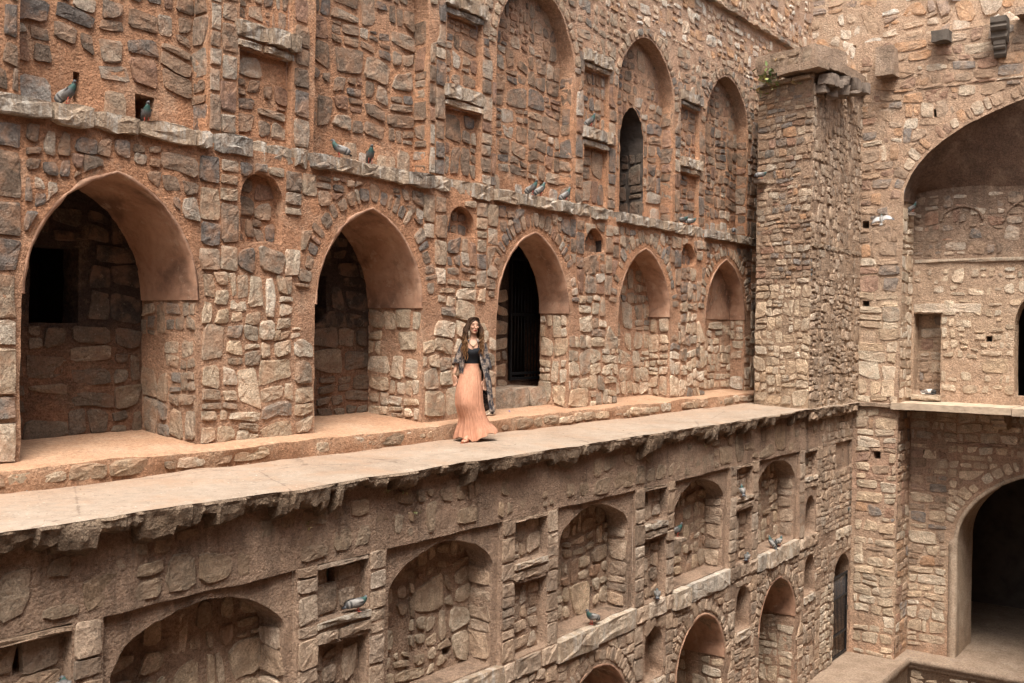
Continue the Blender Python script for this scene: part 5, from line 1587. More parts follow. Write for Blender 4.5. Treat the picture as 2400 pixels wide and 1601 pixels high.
birds = [
    ((5.62, -0.04, 3.60), R(-60), 'grey pigeon on the ledge beside a narrow black slit, above a windowed arch', 'upl'),
    ((6.72, 0.30, 3.63), R(-110), 'green-necked pigeon sitting inside the square hole above the ledge', 'up'),
    ((9.22, -0.05, 3.595), R(150), 'pale barred pigeon standing sideways on the ledge over the second arch', 'light'),
    ((9.76, -0.05, 3.595), R(-120), 'grey pigeon facing out on the ledge beside a pale barred pigeon', 'up'),
    ((13.38, -0.05, 3.60), R(-75), 'dark pigeon of a close pair over the gated arch, the one away from the slot', 'upl'),
    ((13.60, -0.05, 3.60), R(-35), 'dark pigeon of a close pair over the gated arch, the one toward the slot', 'up'),
    ((14.33, -0.05, 3.60), R(-40), 'lone pigeon on the ledge just past the slot over the gated arch', 'up'),
    ((15.15, 0.00, 4.945), R(-70), 'dark pigeon on the lintel stone between two recessed wall panels', 'up'),
    ((18.66, 0.00, 3.615), R(-100), 'striped pigeon of two huddled under a small panel, the one away from the tower', 'squat'),
    ((18.98, 0.00, 3.615), R(-55), 'striped pigeon of two huddled under a small panel, the one toward the tower', 'squat'),
    ((20.91, -0.05, 3.595), R(20), 'dark pigeon on the ledge over the last arch by the tower', 'squat'),
    ((20.35, -1.22, 6.625), R(-165), 'pigeon tucked under the tower cap beside the leafy plant', 'squat'),
    ((20.50, -0.83, 4.665), R(-60), 'pigeon on a small jutting stone at the tower edge', 'squat'),
    ((23.90, -2.93, 4.195), R(-70), 'pigeon on a small jutting stone at the edge of the great alcove', 'up'),
    ((4.52, -1.88, -1.40), R(60), 'pigeon on the small niche sill at the end farthest from the tower', 'squat'),
    ((7.74, -1.88, -1.40), R(-25), 'dark green-headed pigeon crouching on a small niche sill', 'squat'),
    ((7.51, -1.60, -1.168), R(-100), 'pigeon hiding in the slot above the crouching green-headed pigeon', 'up'),
    ((10.82, -1.66, -1.168), R(-130), 'speckled pigeon clinging in the slot of a small square niche', 'up'),
    ((12.42, -1.82, -2.575), R(160), 'pale barred pigeon feeding on the wide niche sill', 'light'),
    ((14.26, -1.86, -2.60), R(30), 'speckled pigeon on the sill between two big niches, below a square niche', 'squat'),
    ((17.35, -1.88, -1.40), R(35), 'light grey pigeon on a small niche sill over another pigeon', 'light'),
    ((17.64, -1.86, -2.60), R(15), 'striped pigeon on the sill below the light grey pigeon', 'squat'),
    ((18.94, -1.80, -2.575), R(70), 'dark upright pigeon on the wide niche sill nearest the corner gate', 'up'),
    ((19.19, -1.84, -2.575), R(-10), 'pale crouching pigeon on the wide niche sill nearest the corner gate', 'flat'),
    ((14.96, -1.83, -1.74), R(-80), 'dark pigeon clinging to the edge of a big niche', 'upl'),
    ((23.19, -1.80, -2.50), R(-120), 'dark pigeon in the hole beside the corner of the end wall', 'squat'),
    ((24.44, -3.20, -1.225), R(-150), 'pigeon inside the square hole under the balcony slab', 'squat'),
]
for loc, hd, lab, kind in birds:
    pigeon(loc, hd, lab, kind)
# perch stone for the clinging pigeon
SPX = Stones(); stone(SPX, FLW, stone_outline(14.87, 15.05, -1.82, -1.745, 0.003, 0.1, 0.15), 0.10, 'lower', name='perch_stone', sunk=.06); SPX.finish(W_LOW, M_STONE_LO)
# the flying one: wings spread downward
fl = empty('pigeon', (22.3, -2.74, 3.92), 'white pigeon in flight with spread wings in front of the end wall', 'pigeon', 'pigeons perched about the stepwell', R(100))
b = MB(); tube(b, [(-.15, 0, 0), (-.08, 0, 0.0), (0, 0, .0), (.07, 0, .005), (.11, 0, .012), (.14, 0, .012)], [.012, .04, .055, .045, .022, .012], 10, col=np.array([LT, LT, LT, GREY, GRN, DK])); loc_build(b, 'body', M_BIRD, fl)
for s in (-1, 1):
    G = []; C = []
    for t in np.linspace(0, 1, 9):
        row = []
        y = s * (0.03 + 0.30 * t); z = 0.055 * math.sin(t * 2.2) - 0.13 * t * t
        ch = 0.15 * (1 - 0.25 * t) if t < .6 else 0.128 * (1 - (t - .6) * 2.0)
        for v in np.linspace(0, 1, 6):
            row.append((0.06 + 0.02 * math.sin(t * 3) - 0.11 * t * t - ch * v, y, z - 0.012 * v * v))
            C.append((0.07, 0.07, 0.075) if v > 0.82 or (t > 0.86) else (0.42, 0.41, 0.395))
        G.append(row)
    G = np.array(G); b = MB(); c4 = np.ones((len(C), 4)); c4[:, :3] = C
    b.grid(G); b.c.append(c4); lo = G.copy(); lo[..., 2] -= 0.006; b.grid(lo, flip=True); b.c.append(c4)
    loc_build(b, 'wing', M_BIRD, fl)
b = MB(); G = np.array([[(-.13 - .1 * t, v * (.02 + .03 * t), .002 * k) for v in np.linspace(-1, 1, 5)] for t, k in ((0, 1), (.5, 1), (1, 1))]); b.grid(G, col=LT); b.grid(G - [0, 0, .006], col=DK, flip=True); loc_build(b, 'tail', M_BIRD, fl)
b = MB(); tube(b, [(.138, 0, .012), (.16, 0, .006)], [.006, .001], 6, col=BLK); loc_build(b, 'beak', M_BIRD, fl)
fl.rotation_euler = (R(-18), R(-58), R(14)); fl.scale = (0.75, 0.75, 0.75)

# ------------------------------------------------------------------ curled cat in the doorway niche
M_FUR = mat_tint('cat_fur', 0.9, 0.1, 0.2, 60.0, 0.3, 120.0)
cat = empty('cat', (24.46, -3.19, 0.165), 'white and dark grey cat curled asleep on the doorway sill', 'cat', None, R(-90))
WH, CG = (0.62, 0.55, 0.48), (0.05, 0.048, 0.045)
# one mesh: bean-shaped trunk curling into the head
b = MB(); n = 13
P, rr, cc = [], [], []
for i, t in enumerate(np.linspace(0, 1, n)):
    a = R(-10) + t * R(205)
    P.append((0.095 * math.cos(a) + 0.03, 0.062 * math.sin(a) - 0.02, 0.062 - 0.018 * t))
    rr.append((0.035 + 0.035 * math.sin(min(1, t * 1.5 + .1) * math.pi * 0.62)) * (1 if t < .75 else 1 - (t - .75) * 1.0))
    cc.append(CG if t < 0.30 else (WH if t < .8 else (0.2, 0.17, 0.145)))
tube(b, P, rr, 14, col=np.array(cc)); 
hd = np.array([-0.115, -0.055, 0.055])
ellipsoid(b, hd, (0.045, 0.042, 0.038), 14, 9, (0.17, 0.145, 0.125)); ellipsoid(b, hd + [-.02, -.030, -.012], (0.02, 0.018, 0.014), 10, 6, WH)
loc_build(b, 'body', M_FUR, cat)
for s in (-1, 1):
    b = MB(); e = hd + [0.0 + s * 0.026, 0.006, 0.030]; b.add([e + [-.014, -.006, 0], e + [.014, -.006, 0], e + [0, .01, 0], e + [s * .006, 0, .03]], [(0, 1, 3), (1, 2, 3), (2, 0, 3), (0, 2, 1)], CG); loc_build(b, 'ear', M_FUR, cat, False)
b = MB(); tp = [(0.12 * math.cos(a) + .03, 0.085 * math.sin(a) - 0.03, 0.02) for a in np.linspace(R(20), R(-150), 9)]
tube(b, tp, np.linspace(.02, .009, 9), 8, col=np.array([CG] * 9)); loc_build(b, 'tail', M_FUR, cat)
for s in (0, 1):
    b = MB(); capsule(b, (-0.06 + .03 * s, -0.085, 0.018), (-0.12 + .03 * s, -0.095, 0.015), 0.016, 0.014, 8, 3); b.c = []; c4 = np.ones((b.n, 4)); c4[:, :3] = WH; b.c.append(c4); loc_build(b, 'paw', M_FUR, cat)

# ------------------------------------------------------------------ plants growing from cracks
def leaf(b, base, d, up, L, W, col):
    d = d / np.linalg.norm(d); sd = np.cross(d, up); sd /= np.linalg.norm(sd) + 1e-9; nn = np.cross(sd, d)
    V = []
    for t, w, h in ((0, .08, 0), (.3, .8, .06), (.6, 1.0, .05), (.85, .55, -.02), (1, .03, -.1)):
        V += [base + d * L * t + sd * W * w * .5 + nn * L * h * .6, base + d * L * t - nn * L * (0.04 - h), base + d * L * t - sd * W * w * .5 + nn * L * h * .6]
    F = []
    for i in range(4):
        F += [(3 * i, 3 * i + 1, 3 * i + 4, 3 * i + 3), (3 * i + 1, 3 * i + 2, 3 * i + 5, 3 * i + 4)]
    b.add(V, F, col)
M_LEAF = mat_tint('leaf', 0.6, 0.3, 0.25, 30.0)
def plant(loc, n, spread, L, drop, label, out, cols, name='wall_plant', group='tufts growing from cracks in the lower wall'):
    p = empty(name, loc, label, 'plant', group)
    for i in range(n):
        a = np.array([rnd.gauss(0, 1), rnd.gauss(0, 1), rnd.gauss(0, 1)]) * 0.6 + np.asarray(out) * 0.8
        q = np.array([rnd.gauss(0, spread), rnd.gauss(0, spread) , rnd.gauss(0, spread * 1.3) - drop * rnd.random()]) + np.asarray(out) * spread * rnd.random() * 1.2
        b = MB(); leaf(b, q, a, np.array([0.1, 0.2, 1.0]), L * rnd.uniform(.6, 1.25), L * rnd.uniform(.4, .7), tuple(c * rnd.uniform(.75, 1.25) for c in rnd.choice(cols)))
        loc_build(b, 'leaf', M_LEAF, p)
    for k in range(max(1, n // 8)):
        b = MB(); e = np.array([rnd.gauss(0, spread), rnd.gauss(0, spread), rnd.gauss(0, spread) - drop * .5]) + np.asarray(out) * spread
        tube(b, [-np.asarray(out) * 0.05, e * .5 + [0, 0, .03], e], [.006, .004, .002], 5, col=(0.14, 0.1, 0.05)); loc_build(b, 'stem', M_LEAF, p)
GR = [(0.13, 0.17, 0.06), (0.20, 0.23, 0.09), (0.09, 0.13, 0.05), (0.30, 0.29, 0.13)]
YE = [(0.36, 0.31, 0.14), (0.30, 0.28, 0.12), (0.42, 0.36, 0.2)]
plant((20.48, -1.02, 6.74), 60, 0.12, 0.12, 0.22, 'leafy green plant sprouting from the top of the corner tower', FTA.N, GR + [YE[1]], group=None)
plant((20.33, -1.62, 6.50), 7, 0.03, 0.09, 0.02, 'small yellow tuft on the tower face below its cap', FTA.N, YE, group=None)
for (t, z, lab, n) in ((8.17, -0.24, 'dry yellow tuft just under the walkway lip, nearer the dry clump', 6), (8.43, -0.24, 'dry yellow tuft just under the walkway lip, directly above the tiny sprig', 5), (8.62, -0.50, 'tiny dry sprig midway down the band under the walkway', 4),
                       (15.78, -0.37, 'pale green tuft under the walkway above the fourth big niche', 9), (7.06, -0.40, 'dry clump low on the wall band beside the two yellow tufts', 6), (13.16, -0.19, 'thin pale sprig hanging under the walkway edge', 3)):
    plant((t, YL - 0.02, z), n, 0.018, 0.045, 0.02, lab, np.array([0, -1.0, 0.2]), YE + [GR[3]])
# scrap of blue litter and pale crumbs on the kerb in the gated arch
b = MB(); b.add([(13.05, 0.09, .236), (13.085, 0.10, .232), (13.09, 0.13, .238), (13.055, .125, .246), (13.07, .11, .252)], [(0, 1, 4), (1, 2, 4), (2, 3, 4), (3, 0, 4)])
tag(b.build('litter_scrap', mat_plain('blue_plastic', (0.03, 0.04, 0.35), 0.4, .1), smooth=False), 'crumpled scrap of blue litter on the floor of the gated arch', 'litter')
# ------------------------------------------------------------------ the woman on the walkway
# own axes: x to her left (picture right), -y towards the viewer, z up
W0 = np.array([11.0, -0.74, 0.0])
WROT = math.atan2(-(0.80), 0.60)
WOM = empty('person', tuple(W0), 'woman in long peach skirt, black top and patterned open robe on the walkway', 'person', None, WROT)
SKIN, LIP = (0.42, 0.235, 0.155), (0.36, 0.08, 0.065)
def remesh(b, voxel, smooth_it):
    me = bpy.data.meshes.new('tmp'); me.from_pydata(np.concatenate(b.v).tolist(), [], b.f)
    ob = bpy.data.objects.new('tmp', me); COL.objects.link(ob)
    md = ob.modifiers.new('r', 'REMESH'); md.mode = 'VOXEL'; md.voxel_size = voxel
    sm = ob.modifiers.new('s', 'SMOOTH'); sm.factor = 0.5; sm.iterations = smooth_it
    dg = bpy.context.evaluated_depsgraph_get()
    ev = bpy.data.meshes.new_from_object(ob.evaluated_get(dg))
    V = np.array([v.co[:] for v in ev.vertices]); F = [tuple(p.vertices) for p in ev.polygons]
    bpy.data.objects.remove(ob); bpy.data.meshes.remove(me); bpy.data.meshes.remove(ev)
    return V, F
B = MB()
rings_loft(B, [(0.86, .0, .02, .13, .10), (0.93, .0, .02, .145, .11), (1.0, .004, .01, .112, .085), (1.05, .006, .0, .100, .076), (1.12, .012, -.004, .108, .082), (1.19, .02, -.006, .122, .092),
               (1.25, .026, 0, .128, .088), (1.30, .032, .006, .132, .076), (1.34, .035, .012, .118, .062), (1.365, .036, .016, .075, .052), (1.385, .036, .014, .050, .050), (1.43, .036, .010, .045, .047), (1.47, .036, .008, .046, .05)])
for s in (-1, 1):
    ellipsoid(B, (.022 + s * .056, -.066, 1.195), (.054, .046, .052))
# head: loft turned slightly to her left, with jaw, brow and nose
HC = np.array([.036, -.004, 1.545]); n = 20
hr = [(-.108, .014, .016, -.052), (-.102, .030, .030, -.046), (-.088, .045, .050, -.028), (-.066, .056, .066, -.012), (-.035, .064, .080, .0), (0, .068, .088, .004), (.035, .068, .090, .008), (.068, .060, .080, .012), (.092, .042, .056, .014), (.103, .018, .022, .014)]
ang = np.arange(n) * 2 * math.pi / n
G = []
HT = R(20)
def hp(x, y, z):
    return (HC[0] + x * math.cos(HT) - y * math.sin(HT), HC[1] + x * math.sin(HT) + y * math.cos(HT), HC[2] + z)
for z, a, bb, cy in hr: G.append([hp(a * math.cos(t), cy + bb * math.sin(t), z) for t in ang])
o = B.grid(np.array(G), closed_v=True); B.f.append(tuple(o + i for i in range(n))[::-1]); B.f.append(tuple(o + (len(hr) - 1) * n + i for i in range(n)))
capsule(B, hp(0, -.086, .006), hp(0, -.104, -.032), .007, .0125, 10, 3)          # nose
ellipsoid(B, hp(0, -.080, -.060), (.024, .014, .010), 12, 7)                       # mouth
ellipsoid(B, hp(0, -.068, -.094), (.018, .016, .014), 12, 7)                       # chin
for s in (-1, 1):
    ellipsoid(B, hp(s * .033, -.066, -.022), (.022, .016, .018), 10, 7)           # cheek
    ellipsoid(B, hp(s * .069, .008, -.012), (.008, .018, .028), 10, 7)            # ear
    ellipsoid(B, hp(s * .028, -.076, .030), (.022, .010, .006), 10, 6)            # brow ridge
# arms
def arm(sh, el, wr, tip, thumb_side, face, spread):
    capsule(B, sh, el, .044, .034, 14); capsule(B, el, wr, .034, .022, 14)
    wr, tip = np.asarray(wr, float), np.asarray(tip, float); d = tip - wr; L = np.linalg.norm(d); d /= L
    sdv = np.asarray(thumb_side, float); sdv -= d * (sdv @ d); sdv /= np.linalg.norm(sdv); nn = np.cross(d, sdv)
    pal = wr + d * 0.085
    for k in (-1.5, -.5, .5, 1.5): capsule(B, wr + d * .012 + sdv * k * .010, pal + sdv * k * .0185, .014, .0125, 8, 3)
    for i, k in enumerate((1.5, .5, -.5, -1.5)):
        fl_ = (0.066, 0.074, 0.069, 0.054)[i]
        p0 = pal + sdv * k * .0190; dd = d + sdv * k * .07 * spread
        p1 = p0 + dd * fl_ * .45; p2 = p1 + (dd * .95 + nn * face * .35) * fl_ * .33; p3 = p2 + (dd * .8 + nn * face * .6) * fl_ * .27
        for a_, b_, r0, r1 in ((p0, p1, .0098, .009), (p1, p2, .009, .0082), (p2, p3, .0082, .007)): capsule(B, a_, b_, r0, r1, 7, 2)
    t0 = wr + d * .022 + sdv * .022; t1 = t0 + (d * .6 + sdv * .75) * .034; t2 = t1 + (d * .95 + sdv * .25) * .030; t3 = t2 + d * .022
    for a_, b_, r0, r1 in ((t0, t1, .0125, .0108), (t1, t2, .0105, .0095), (t2, t3, .0092, .0078)): capsule(B, a_, b_, r0, r1, 7, 2)
arm((.150, .012, 1.305), (.205, .045, 1.055), (.200, -.015, .835), (.205, -.045, .66), (-1, -.6, 0), -1, 1.0)
arm((-.082, .012, 1.305), (-.165, .05, 1.060), (-.222, .0, .885), (-.185, -.045, .715), (.7, -.9, 0), 1, .7)
# legs and feet under the skirt
capsule(B, (-.06, .02, .90), (-.085, -.08, .50), .085, .055); capsule(B, (-.085, -.08, .50), (-.012, -.095, .095), .052, .034)
capsule(B, (.075, .02, .90), (.10, .04, .50), .085, .055); capsule(B, (.10, .04, .50), (.135, .20, .12), .052, .034)
def foot(hl, to):
    hl, to = np.asarray(hl, float), np.asarray(to, float); d = to - hl; L = np.linalg.norm(d); d /= L; sdv = np.cross(d, [0, 0, 1.0]); sdv /= np.linalg.norm(sdv)
    capsule(B, hl + [0, 0, .012], hl + d * L * .5 + [0, 0, .012], .031, .030, 12, 4); capsule(B, hl + d * .03 + [0, 0, .04], hl + d * L * .62 + [0, 0, .008], .030, .024, 12, 4)
    for k, (q, r) in enumerate(((-1.6, .0125), (-.75, .010), (0, .0095), (.75, .009), (1.5, .0085))):
        p0 = hl + d * L * .55 + sdv * q * .0155; p1 = hl + d * L * (1.0 - .045 * k) + sdv * q * .018 + [0, 0, -.004]
        capsule(B, p0, p1, r + .004, r, 8, 3)
foot((-.010, -.100, .040), (-.085, -.268, .026)); foot((.15, .225, .055), (.06, .10, .026))
V, F = remesh(B, 0.0055, 3)
# skin colour with lips, brows and eyes in their places
C = np.ones((len(V), 4)); C[:, :3] = SKIN
rel = V - HC; xr = rel[:, 0] * math.cos(HT) + rel[:, 1] * math.sin(HT); yr = -rel[:, 0] * math.sin(HT) + rel[:, 1] * math.cos(HT); zr = rel[:, 2]
front = yr < -.05
def spot(cx, cz, rx, rz, col):
    m = front & (((xr - cx) / rx) ** 2 + ((zr - cz) / rz) ** 2 < 1); C[m, :3] = col
for s in (-1, 1):
    spot(s * .030, .006, .013, .0065, (0.09, 0.055, 0.045)); spot(s * .030, .029, .019, .005, (0.16, 0.085, 0.055)); spot(s * .036, -.030, .018, .014, (0.45, 0.235, 0.16))
spot(0, -.060, .021, .0105, LIP)
b = MB(); b.v.append(V); b.f = F; b.n = len(V); b.c.append(C)
M_SKIN = mat_tint('skin', 0.55, 0.35, 0.06, 25.0)
loc_build(b, 'body', M_SKIN, WOM)

# ---- skirt
def mat_cloth(name, col, var=0.2, fold=90.0):
    m, t, b_ = newmat(name); g = NT(t); P = g.objc()
    mp = g.n('ShaderNodeMapping'); mp.inputs['Scale'].default_value = (1, 1, 0.12); t.links.new(P, mp.inputs['Vector'])
    n1 = g.noise(mp.outputs[0], fold, 3.0, 0.6); n2 = g.noise(P, 6.0, 4.0, 0.6)
    c = g.mix(1.0, col, g.ramp(n1, [(0.25, 1 - var), (0.5, 1.0), (0.75, 1 + var)]), 'MULTIPLY')
    c = g.mix(1.0, c, g.ramp(n2, [(0.25, 1 - var), (0.5, 1.0), (0.75, 1 + var)]), 'MULTIPLY')
    t.links.new(c, b_.inputs['Base Color']); b_.inputs['Roughness'].default_value = 0.8
    t.links.new(g.bump(n1, 0.5, 0.01), b_.inputs['Normal'])
    return m
M_SKIRT = mat_cloth('peach_crepe', (0.45, 0.228, 0.147))
prof = np.array([(1.030, -.100, .114, .082, .0), (1.015, -.104, .116, .088, .0), (.927, -.130, .128, .118, -.005), (.828, -.152, .146, .14, -.01), (.729, -.180, .160, .155, -.02), (.618, -.195, .167, .165, -.025), (.494, -.192, .175, .17, -.02), (.408, -.170, .195, .175, .0),
                 (.321, -.140, .222, .185, .02), (.247, -.148, .256, .20, .035), (.161, -.175, .318, .22, .05), (.087, -.188, .352, .24, .06), (.035, -.192, .362, .25, .065)])
NA, NR = 150, 44
zs_ = np.linspace(prof[0, 0], prof[-1, 0], NR)
ip = lambda k: np.interp(-zs_, -prof[:, 0], prof[:, k])
xl, xr_, dp_, cy_ = ip(1), ip(2), ip(3), ip(4)
ang = np.arange(NA) * 2 * math.pi / NA
ph = [rnd.uniform(0, 6.28) for _ in range(8)]
def sharp(x): return np.abs(np.sin(x)) ** 0.7 * 2 - 1
G = np.zeros((NR, NA, 3))
for i in range(NR):
    t = i / (NR - 1); cx, a = (xl[i] + xr_[i]) / 2, (xr_[i] - xl[i]) / 2
    drift = 0.5 * math.sin(t * 2.5 + 0.6)
    ple = 0.30 * sharp(9 * ang + ph[0] + drift) + 0.30 * np.sin(17 * ang + ph[1] + 1.4 * t) + 0.35 * sharp(3.5 * ang + ph[2] - drift) + 0.2 * np.sin(5 * ang + ph[6] + 2 * t) + 0.2 * np.sin(29 * ang + ph[3])
    amp = 0.045 + 0.12 * t ** 1.2
    amp = np.where(t < .06, .05, amp)
    r = 1 + amp * ple * (0.8 if t < .9 else 1)
    x = cx + a * np.cos(ang) * (1 + (r - 1) * 0.75); y = cy_[i] + dp_[i] * np.sin(ang) * r
    # forward knee and a hollow between the legs
    y += -0.045 * np.exp(-((x + .085) / .07) ** 2 - ((zs_[i] - .52) / .17) ** 2) * (np.sin(ang) < 0)
    y += 0.05 * np.exp(-((x - .09) / .05) ** 2) * np.clip(t - .35, 0, 1) * (np.sin(ang) < 0)
    z = zs_[i] + (np.clip(x - .10, 0, 1) * 0.36 + 0.022 * np.sin(4 * ang + ph[4]) + 0.012 * np.sin(11 * ang + ph[5])) * np.clip((t - .7) / .3, 0, 1)
    z = z + 0.022 * np.exp(-((x + .05) / .10) ** 2) * (np.sin(ang) < 0) * np.clip((t - .8) / .2, 0, 1)
    G[i] = np.column_stack([x, y, np.maximum(z, .018)])
b = MB(); b.grid(G, closed_v=True, flip=True); sk = loc_build(b, 'skirt', M_SKIRT, WOM)
b = MB(); rings_loft(b, [(1.012, .007, .0, .113, .090), (1.028, .007, .0, .112, .089), (1.042, .007, .0, .108, .086)], 40, False); o = loc_build(b, 'waistband', M_SKIRT, WOM)

# ---- black fitted top
M_TOP = mat_plain('black_jersey', (0.012, 0.013, 0.016), 0.85, .2, 20, .2, 120, .003, obj=True)
b = MB(); NA2 = 48; ang = np.arange(NA2) * 2 * math.pi / NA2
tr = [(1.02, .006, .0, .108, .086), (1.06, .008, -.002, .106, .083), (1.12, .013, -.005, .117, .096), (1.16, .018, -.010, .126, .116), (1.195, .021, -.014, .134, .132), (1.225, .024, -.010, .136, .122), (1.25, .027, .0, .136, .102)]
G = []
for k, (z, cx, cy, a, bb) in enumerate(tr):
    row = []
    for t in ang:
        fr_ = max(0, -math.sin(t)); xx = cx + a * math.cos(t)
        cleav = 0.008 * math.exp(-((xx - .022) / .02) ** 2) * fr_ * (1 if 4 <= k <= 5 else 0)
        zz = z - (0.020 * math.exp(-((xx - .022) / .03) ** 2) * fr_ if k >= 5 else 0)
        row.append((xx, cy + bb * math.sin(t) + cleav, zz))
    G.append(row)
b.grid(np.array(G), closed_v=True); loc_build(b, 'top', M_TOP, WOM)
for s in (-1, 1):
    b = MB(); tube(b, [(.025 + s * .072, -.082, 1.235), (.03 + s * .078, -.070, 1.29), (.034 + s * .074, -.022, 1.352), (.034 + s * .07, .03, 1.345), (.03 + s * .06, .08, 1.25)], .008, 6, flat=.5); loc_build(b, 'strap', M_TOP, WOM)

# ---- open patterned robe
def mat_robe():
    m, t, b_ = newmat('robe_print'); g = NT(t); P = g.objc()
    v = g.noise(P, 13.0, 6.0, 0.75); v2 = g.noise(P, 38.0, 4.0, 0.7)
    c = g.ramp(v, [(0.34, (0.02, 0.021, 0.028)), (0.48, (0.05, 0.048, 0.054)), (0.54, (0.20, 0.16, 0.135)), (0.61, (0.33, 0.26, 0.21)), (0.68, (0.07, 0.06, 0.07))])
    c = g.mix(1.0, c, g.ramp(v2, [(0.3, 0.45), (0.5, 1.0), (0.7, 1.35)]), 'MULTIPLY')
    t.links.new(c, b_.inputs['Base Color']); b_.inputs['Roughness'].default_value = 0.85
    t.links.new(g.bump(v2, .4, .01), b_.inputs['Normal'])
    return m
M_ROBE = mat_robe()
rb = np.array([(1.372, .036, .062, .045, .50), (1.350, .036, .125, .075, .40), (1.30, .034, .168, .105, .44), (1.22, .030, .176, .125, .50), (1.10, .034, .182, .14, .56), (1.00, .040, .190, .155, .62), (.90, .055, .198, .165, .68), (.80, .080, .192, .175, .74), (.66, .108, .178, .18, .80), (.52, .125, .172, .185, .84), (.40, .142, .180, .19, .86)])
NR, NA3 = 40, 90
zz_ = np.linspace(rb[0, 0], rb[-1, 0], NR); ipr = lambda k: np.interp(-zz_, -rb[:, 0], rb[:, k])
cx_, a_, b2_, op_ = ipr(1), ipr(2), ipr(3), ipr(4)
G = np.zeros((NR, NA3, 3))
for i in range(NR):
    t = i / (NR - 1)
    # from the right front edge around the back to the left front edge; angle 0 = +x, pi/2 = back
    th0, th1 = -math.pi / 2 + op_[i], math.pi * 1.5 - op_[i] - 0.25 * t
    th = np.linspace(th0, th1, NA3)
    r = 1 + (0.015 + 0.07 * t) * (0.5 * np.sin(13 * th + 1.2 * t + .5) + 0.4 * np.sin(21 * th + 2) + .3 * sharp(7 * th + 1))
    x = cx_[i] + a_[i] * np.cos(th) * r; y = 0.012 + b2_[i] * np.sin(th) * r
    z = zz_[i] + (0.025 * np.sin(5 * th + 1) + 0.03 * np.sin(9 * th)) * np.clip((t - .8) / .2, 0, 1) + np.where(th > math.pi * .8, .28 * np.clip((t - .45) / .55, 0, 1), 0)
    G[i] = np.column_stack([x, y, z])
b = MB(); b.grid(G); robe = loc_build(b, 'robe', M_ROBE, WOM)
sol = robe.modifiers.new('thick', 'SOLIDIFY'); sol.thickness = 0.004; sol.offset = 0
def sleeve(sh, el, s):
    sh, el = np.asarray(sh, float), np.asarray(el, float); d = el - sh
    pts = [sh + d * t for t in (-.10, .05, .3, .55, .8, 1.0, 1.10)]
    b = MB(); P = np.array(pts); n = 30; G = []
    rad = [.050, .060, .066, .072, .080, .088, .090]
    for i, p in enumerate(P):
        an = np.arange(n) * 2 * math.pi / n
        w = 1 + 0.10 * np.sin(5 * an + i * .5 + s) * i / 6 + .07 * np.sin(9 * an + 2) * i / 6
        drop = 0.035 * (i / 6) ** 2
        G.append(np.column_stack([p[0] + s * .008 + rad[i] * .78 * np.cos(an) * w, p[1] + rad[i] * .95 * np.sin(an) * w, p[2] - drop * (1 + .8 * np.cos(an + s)) + 0.012 * np.cos(an) * (-s)]))
    b.grid(np.array(G), closed_v=True, flip=True); o = loc_build(b, 'sleeve', M_ROBE, WOM)
    m_ = o.modifiers.new('thick', 'SOLIDIFY'); m_.thickness = .004
sleeve((.150, .012, 1.305), (.205, .045, 1.055), 1); sleeve((-.082, .012, 1.305), (-.160, .05, 1.075), -1)

# ---- hair: cap plus long wavy locks
M_HAIR = mat_tint('brown_hair', 0.7, 0.12, 0.3, 90.0)
b = MB(); G = []
for i, t in enumerate(np.linspace(0, 1, 12)):
    row = []
    for p in np.linspace(0, 2 * math.pi, 36, endpoint=False):
        el = t * R(112); 
        fr_ = max(0, -math.sin(p)); lim = el * (1 - 0.52 * fr_ ** 1.2 * (1.0 - .25 * max(0, -math.cos(p))))
        row.append(hp(.080 * math.sin(lim) * math.cos(p), .012 + .102 * math.sin(lim) * math.sin(p), -.004 + .118 * math.cos(lim)))
    G.append(row)
b.grid(np.array(G), closed_v=True, col=(0.04, 0.021, 0.013), flip=True); hair = loc_build(b, 'hair', M_HAIR, WOM)
for i in range(190):
    side = 1 if i % 2 else -1
    p = rnd.uniform(-0.62, 1.25)                     # angle from the side: -front .. +back
    base = hp(side * .080 * math.cos(p), .012 + .098 * math.sin(p), rnd.uniform(-.02, .06))
    root = hp(rnd.uniform(-.02, .03), -.02 + rnd.uniform(-.05, .05), .112)
    L = rnd.uniform(.30, .46) if p < .5 else rnd.uniform(.26, .38)
    fr_ = -math.sin(min(p, .4))
    endx = base[0] + side * rnd.uniform(.0, .065) + (.012 if side > 0 else -.012)
    endy = base[1] + rnd.uniform(-.07, .0) - (.085 if p < .3 else 0.0)
    ph1, fq = rnd.uniform(0, 6.28), rnd.uniform(13, 20)
    pts, rad, cols = [], [], []
    for k in range(16):
        t = k / 15
        if t < .2:
            s_ = t / .2; q = [root[j] + (base[j] - root[j]) * s_ for j in range(3)]; o_ = .012 * math.sin(math.pi * s_); q[0] += side * o_; q[2] += o_ * .5
        else:
            s_ = (t - .2) / .8; wv = .015 * s_ ** .5
            q = [base[0] + (endx - base[0]) * s_ + wv * math.sin(fq * s_ + ph1) + side * .024 * math.sin(math.pi * min(1, s_ * 1.3)), base[1] + (endy - base[1]) * math.sin(s_ * 1.57) + wv * math.cos(fq * s_ + ph1), base[2] - L * s_]
        pts.append(q); rad.append(.0075 * (1 - .75 * max(0, t - .55) / .45) if t > .05 else .004)
        c0, c1 = np.array((.042, .022, .013)), np.array((.25, .13, .06)) * rnd.uniform(.8, 1.15)
        m_ = np.clip((t - .42) / .5, 0, 1) ** 1.1; cols.append(c0 * (1 - m_) + c1 * m_)
    if i == 0: HB_ = MB()
    tube(HB_, pts, rad, 5, col=np.array(cols), cap=False)
loc_build(HB_, 'hair_locks', M_HAIR, WOM)

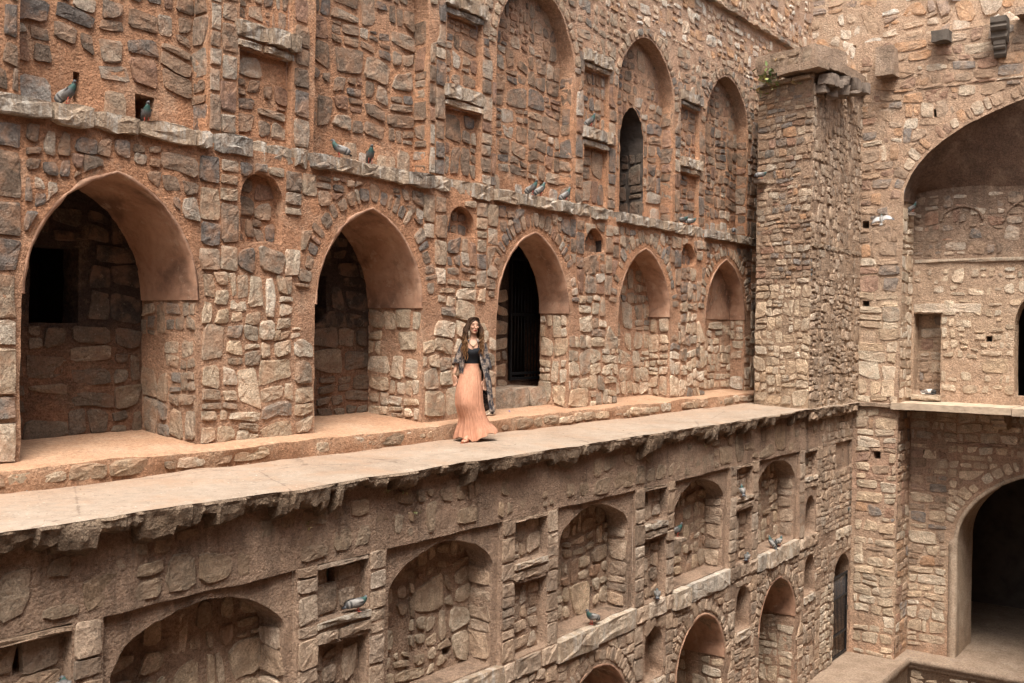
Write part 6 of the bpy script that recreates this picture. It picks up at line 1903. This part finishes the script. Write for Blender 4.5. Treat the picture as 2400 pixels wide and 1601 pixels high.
# ---- necklace, bracelets, sandals
M_GOLD = mat_plain('brass_beads', (0.30, 0.19, 0.10), 0.45, .3, 60, 0, spec=.5, obj=True)
b = MB(); tube(b, [(.036 + .062 * math.cos(a), -.018 - .072 * max(0, math.sin(a)) ** .8 + .03 * max(0, -math.sin(a)), 1.372 - .095 * max(0, math.sin(a)) ** 1.3) for a in np.linspace(0, 2 * math.pi, 30)], .004, 5, cap=False); loc_build(b, 'necklace', M_GOLD, WOM)
b = MB(); ellipsoid(b, (.036, -.100, 1.275), (.018, .006, .012), 10, 6); loc_build(b, 'pendant', M_GOLD, WOM)
for c, r in (((-.216, .005, .905), .027), ((-.219, .003, .893), .026), ((.2, -.012, .847), .026)):
    b = MB(); tube(b, [(c[0] + r * math.cos(a), c[1] + r * math.sin(a), c[2] + .004 * math.cos(a)) for a in np.linspace(0, 2 * math.pi, 18)], .0035, 5, cap=False); loc_build(b, 'bracelet', M_GOLD, WOM)
M_SAND = mat_plain('tan_leather', (0.30, 0.095, 0.05), .6, .2, 30, 0, obj=True)
for hl, to in (((-.010, -.100), (-.085, -.268)), ((.15, .225), (.06, .10))):
    hl, to = np.array(hl), np.array(to); d = to - hl; L = np.linalg.norm(d); d /= L; sv = np.array([-d[1], d[0]])
    out = [(-.03, 0), (-.022, .024), (.04, .030), (L * .6, .040), (L * .9, .036), (L + .022, .012), (L + .022, -.014), (L * .9, -.038), (L * .6, -.042), (.04, -.030), (-.022, -.024)]
    V = [tuple(hl + d * u + sv * v) + (z,) for z in (.001, .013) for u, v in out]; n = len(out)
    b = MB(); b.add(V, [tuple(range(n))[::-1], tuple(range(n, 2 * n))] + [(i, (i + 1) % n, n + (i + 1) % n, n + i) for i in range(n)]); so = loc_build(b, 'sandal', M_SAND, WOM, False)
    for u, hgt in ((L * .72, .042), (L * .45, .062)):
        b = MB(); tube(b, [tuple(hl + d * u + sv * (.040 * math.cos(a))) + (.010 + hgt * math.sin(a),) for a in np.linspace(0, math.pi, 9)], .006, 6, flat=1.0); st_ = loc_build(b, 'strap', M_SAND, WOM); st_.parent = so
